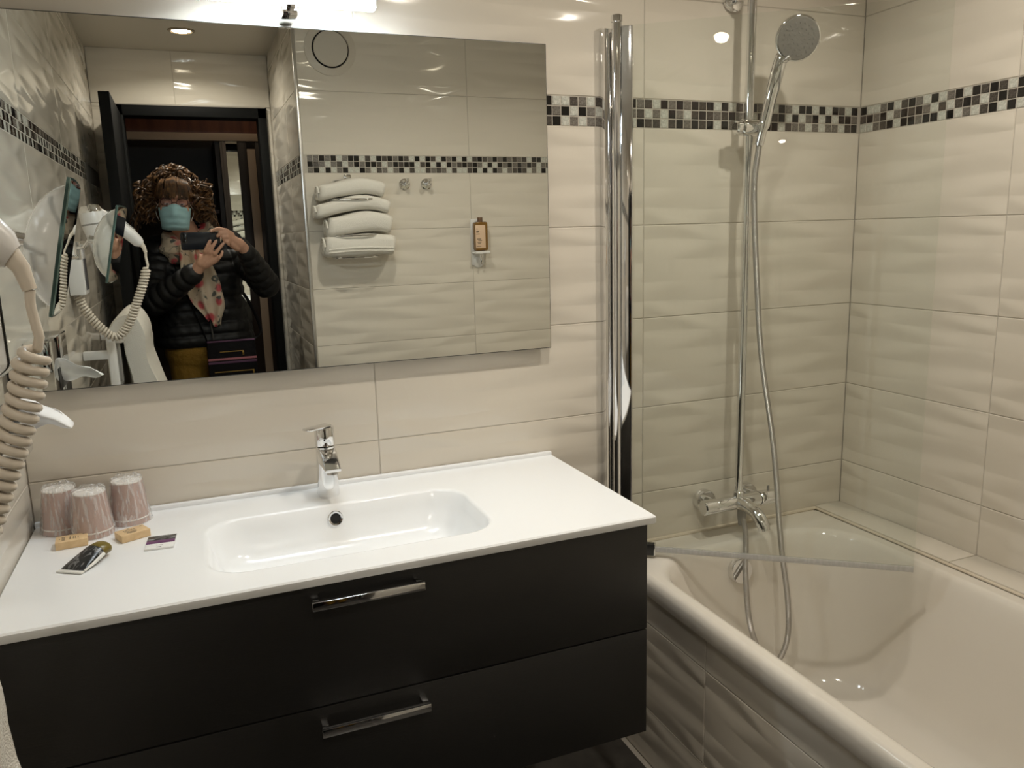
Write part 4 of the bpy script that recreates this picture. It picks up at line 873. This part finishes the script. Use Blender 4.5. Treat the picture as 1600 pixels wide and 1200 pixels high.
for A, B_ in ((Rsh, Rel), (Rel, Rcu), (Lsh, Lel), (Lel, Lcu)):
    A_ = np.array(A); d = np.array(B_)-A_; L2 = d@d; t = np.clip((V-A_)@d/L2, 0, 1); ds = np.linalg.norm(V-(A_+t[:, None]*d), axis=1)
    is_up = A in (Rsh, Lsh); off = 0.0 if is_up else 0.27
    m_ = (ds < 0.078) & (ds < best) & ((t > 0.30) | (not is_up)); best[m_] = ds[m_]; s_[m_] = (t[m_]*math.sqrt(L2)+off)/0.050
amp = np.abs(np.sin(PI*s_))**0.5
rngw = np.sin(V[:, 0]*120+V[:, 2]*40)*np.sin(V[:, 1]*110+V[:, 2]*60)
V = V + NM*((amp*0.013-0.008)+0.0016*rngw)[:, None]
low = V[:, 2] < 0.955                                     # flat hem
V[low, 2] = 0.955-(0.955-V[low, 2])*0.08
jm.vertices.foreach_set('co', V.ravel()); jm.update()
jm.transform(Matrix.Translation(-ROOT)); jm.materials.clear(); jm.materials.append(mat('black_puffer_nylon', (0.007, 0.007, 0.0075), 0.5, spec=0.35)); jm.name = 'jacket'
ja = link('jacket', jm, pe)
P('jacket_zip', MB().tube(spline([(0.425, -2.150, 1.36), (0.43, -2.138, 1.22), (0.43, -2.138, 1.08), (0.435, -2.130, 0.965)], 6), 0.004, 8), mat('zip_metal', (0.10, 0.10, 0.10), 0.35, 0.6), parent=ja)
for cu_, el_ in ((Rcu, Rel), (Lcu, Lel)):
    d = (cu_-el_).normalized(); P('cuff', MB().lathe(cu_-d*0.012, d, [(0.040, 0), (0.042, 0.012), (0.038, 0.030), (0.033, 0.036), (0.030, 0.030)], 24, caps=False), MATS['black_puffer_nylon'], parent=ja)
# trousers and shoes
t_ = MB()
t_.capsule((0.335, -2.275, 0.93), (0.465, -2.275, 0.93), 0.122, 0.122)
for hx in (0.318, 0.482): t_.capsule((hx+0.005, -2.272, 0.88), (hx, -2.262, 0.48), 0.098, 0.068); t_.capsule((hx, -2.262, 0.48), (hx, -2.285, 0.12), 0.066, 0.056)
tm = voxel(t_, 0.009, 5); tm.transform(Matrix.Translation(-ROOT)); tm.materials.clear(); tm.materials.append(mat('mustard_cotton', (0.25, 0.135, 0.012), 0.85, build=noise_bump(60, 0.004))); tm.name = 'trousers'
link('trousers', tm, pe)
for hx, sgn in ((0.315, -1), (0.485, 1)):
    s2_ = MB(); s2_.capsule((hx, -2.305, 0.050), (hx+0.01*sgn, -2.12, 0.040), 0.046, 0.038); s2_.box(hx-0.042, hx+0.042, -2.35, -2.085, 0.002, 0.022, 0.008)
    sm = voxel(s2_, 0.006, 3); sm.transform(Matrix.Translation(-ROOT)); sm.materials.clear(); sm.materials.append(mat('dark_shoe_leather', (0.02, 0.018, 0.016), 0.5)); sm.name = 'shoe'; link('shoe', sm, pe)
# scarf
def scarf_col(nt, b):
    v = coord(nt)
    n = N(nt, 'ShaderNodeTexVoronoi'); n.inputs['Scale'].default_value = 15; nt.links.new(v, n.inputs['Vector'])
    base = ramp(nt, n.outputs['Distance'], [(0.0, (0.50, 0.04, 0.07)), (0.28, (0.55, 0.10, 0.11)), (0.40, (0.62, 0.50, 0.38)), (0.85, (0.66, 0.57, 0.44))])
    n2 = N(nt, 'ShaderNodeTexNoise'); n2.inputs['Scale'].default_value = 21; n2.inputs['Distortion'].default_value = 1.2; nt.links.new(v, n2.inputs['Vector'])
    f = ramp(nt, n2.outputs['Fac'], [(0.60, (0, 0, 0)), (0.66, (1, 1, 1))])
    mx = N(nt, 'ShaderNodeMix', data_type='RGBA'); nt.links.new(f, mx.inputs[0]); nt.links.new(base, mx.inputs[6]); mx.inputs[7].default_value = (0.10, 0.11, 0.10, 1)
    nt.links.new(mx.outputs[2], b.inputs['Base Color'])
M_scarf = mat('floral_silk', (0.6, 0.5, 0.4), 0.45, build=scarf_col)
def wrap(u, v):
    a = 2*PI*u; w_ = 2*PI*v
    R0 = 0.088+0.010*math.sin(a*3); r = 0.045+0.008*math.sin(5*w_+3*a)+0.006*math.sin(a*2+1)
    cz = 1.448+0.018*math.cos(a)-0.055*max(0, math.sin(a))
    return (0.376+(R0+r*math.cos(w_))*math.cos(a)*0.95, -2.235+(R0+r*math.cos(w_))*math.sin(a), cz+r*1.25*math.sin(w_))
P('scarf', cloth_grid(wrap, 49, 25), M_scarf, 80)
def tail(u, v):
    wd_ = 0.060+0.030*math.sin(PI*min(1, v*1.1))-0.045*max(0, v-0.75)*3; x = 0.372+0.075*v+(u-0.5)*wd_*2*(0.75+0.25*v); z = 1.43-0.37*v-0.03*(u-0.5)*(v > 0.5)
    return (x, -2.118+0.022*v*(1-v)*2+0.010*math.sin(u*14+v*3), z+0.012*math.sin(u*9)*v)
o = P('scarf_tail', cloth_grid(tail, 25, 31), M_scarf, 80); md = o.modifiers.new('thickness', 'SOLIDIFY'); md.thickness = 0.003
# phone and bag are things of their own
ph_ = thing('smartphone', 'dark blue smartphone held sideways in both hands', 'phone', (0.416, -1.880, 1.4435))
P = LP(ph_)
M_phone = mat('dark_navy_glass', (0.010, 0.013, 0.020), 0.25)
pc = Vector((0.4165, -1.880, 1.4435))
rings = []
for y, d in ((-1.8845, 0.001), (-1.8838, 0), (-1.8765, 0), (-1.8755, 0.0012)):
    rings.append([Vector((p_.x, y, p_.y)) for p_ in rrect(0.3375+d, 0.4955-d, 1.4060+d, 1.4810-d, 0.008, 0, 6, 4)])
P('phone_body', MB().loft(rings, True, True, True), M_phone)
P('screen', MB().box(0.3415, 0.4915, -1.8852, -1.8843, 1.4095, 1.4775, 0.0003), mat('screen_glass', (0.01, 0.01, 0.012), 0.08))
cb = P('camera_block', MB().box(0.3425, 0.3645, -1.8758, -1.8745, 1.4350, 1.4775, 0.0006), mat('camera_black', (0.006, 0.006, 0.007), 0.15))
for zz in (1.4705, 1.4565, 1.4425): P('camera_lens', MB().lathe((0.3535, -1.8746, zz), (0, 1, 0), [(0.0052, 0), (0.0052, 0.0008), (0.0040, 0.0010), (0, 0.0007)], 20), M_chrome if False else MATS['camera_black'], parent=cb)
bg = thing('shoulder_bag', 'black shoulder bag with pink and purple stripes and gold zips', 'bag', (0.51, -2.10, 0.70))
P = LP(bg)
P('bag_body', MB().box(0.400, 0.618, -2.145, -2.085, 0.70, 0.985, 0.014), mat('black_bag_fabric', (0.005, 0.0045, 0.006), 0.75, spec=0.2, build=noise_bump(200, 0.001)))
for zz, h_, c_ in ((0.898, 0.005, 'pink'), (0.882, 0.005, 'purple'), (0.790, 0.006, 'pink'), (0.765, 0.005, 'purple')):
    P('stripe', MB().box(0.401, 0.617, -2.0862, -2.0840, zz-h_, zz+h_, 0.0006), mat(c_+'_webbing', (0.42, 0.15, 0.18) if c_ == 'pink' else (0.11, 0.045, 0.10), 0.7))
for zz, xa, xb in ((0.932, 0.455, 0.560), (0.838, 0.425, 0.600)):
    z_ = P('zip', MB().box(xa, xb, -2.0862, -2.0835, zz-0.0022, zz+0.0022, 0.0005), mat('gold_zip', (0.42, 0.27, 0.07), 0.35, 0.9))
    P('zip_pull', MB().box(xb-0.006, xb+0.001, -2.0845, -2.0820, zz-0.020, zz+0.002, 0.0006), MATS['gold_zip'], parent=z_)
P('trim_piping', MB().tube([(0.404, -2.087, 0.982), (0.614, -2.087, 0.982)], 0.004, 8), MATS['purple_webbing'])
P('strap', MB().tube(spline([(0.610, -2.115, 0.975), (0.655, -2.22, 1.02), (0.60, -2.40, 1.18), (0.45, -2.42, 1.38), (0.30, -2.36, 1.475), (0.27, -2.24, 1.44), (0.315, -2.135, 1.28), (0.37, -2.125, 1.10), (0.408, -2.115, 0.975)], 8), 0.008, 8, flat=0.35), MATS['black_bag_fabric'])
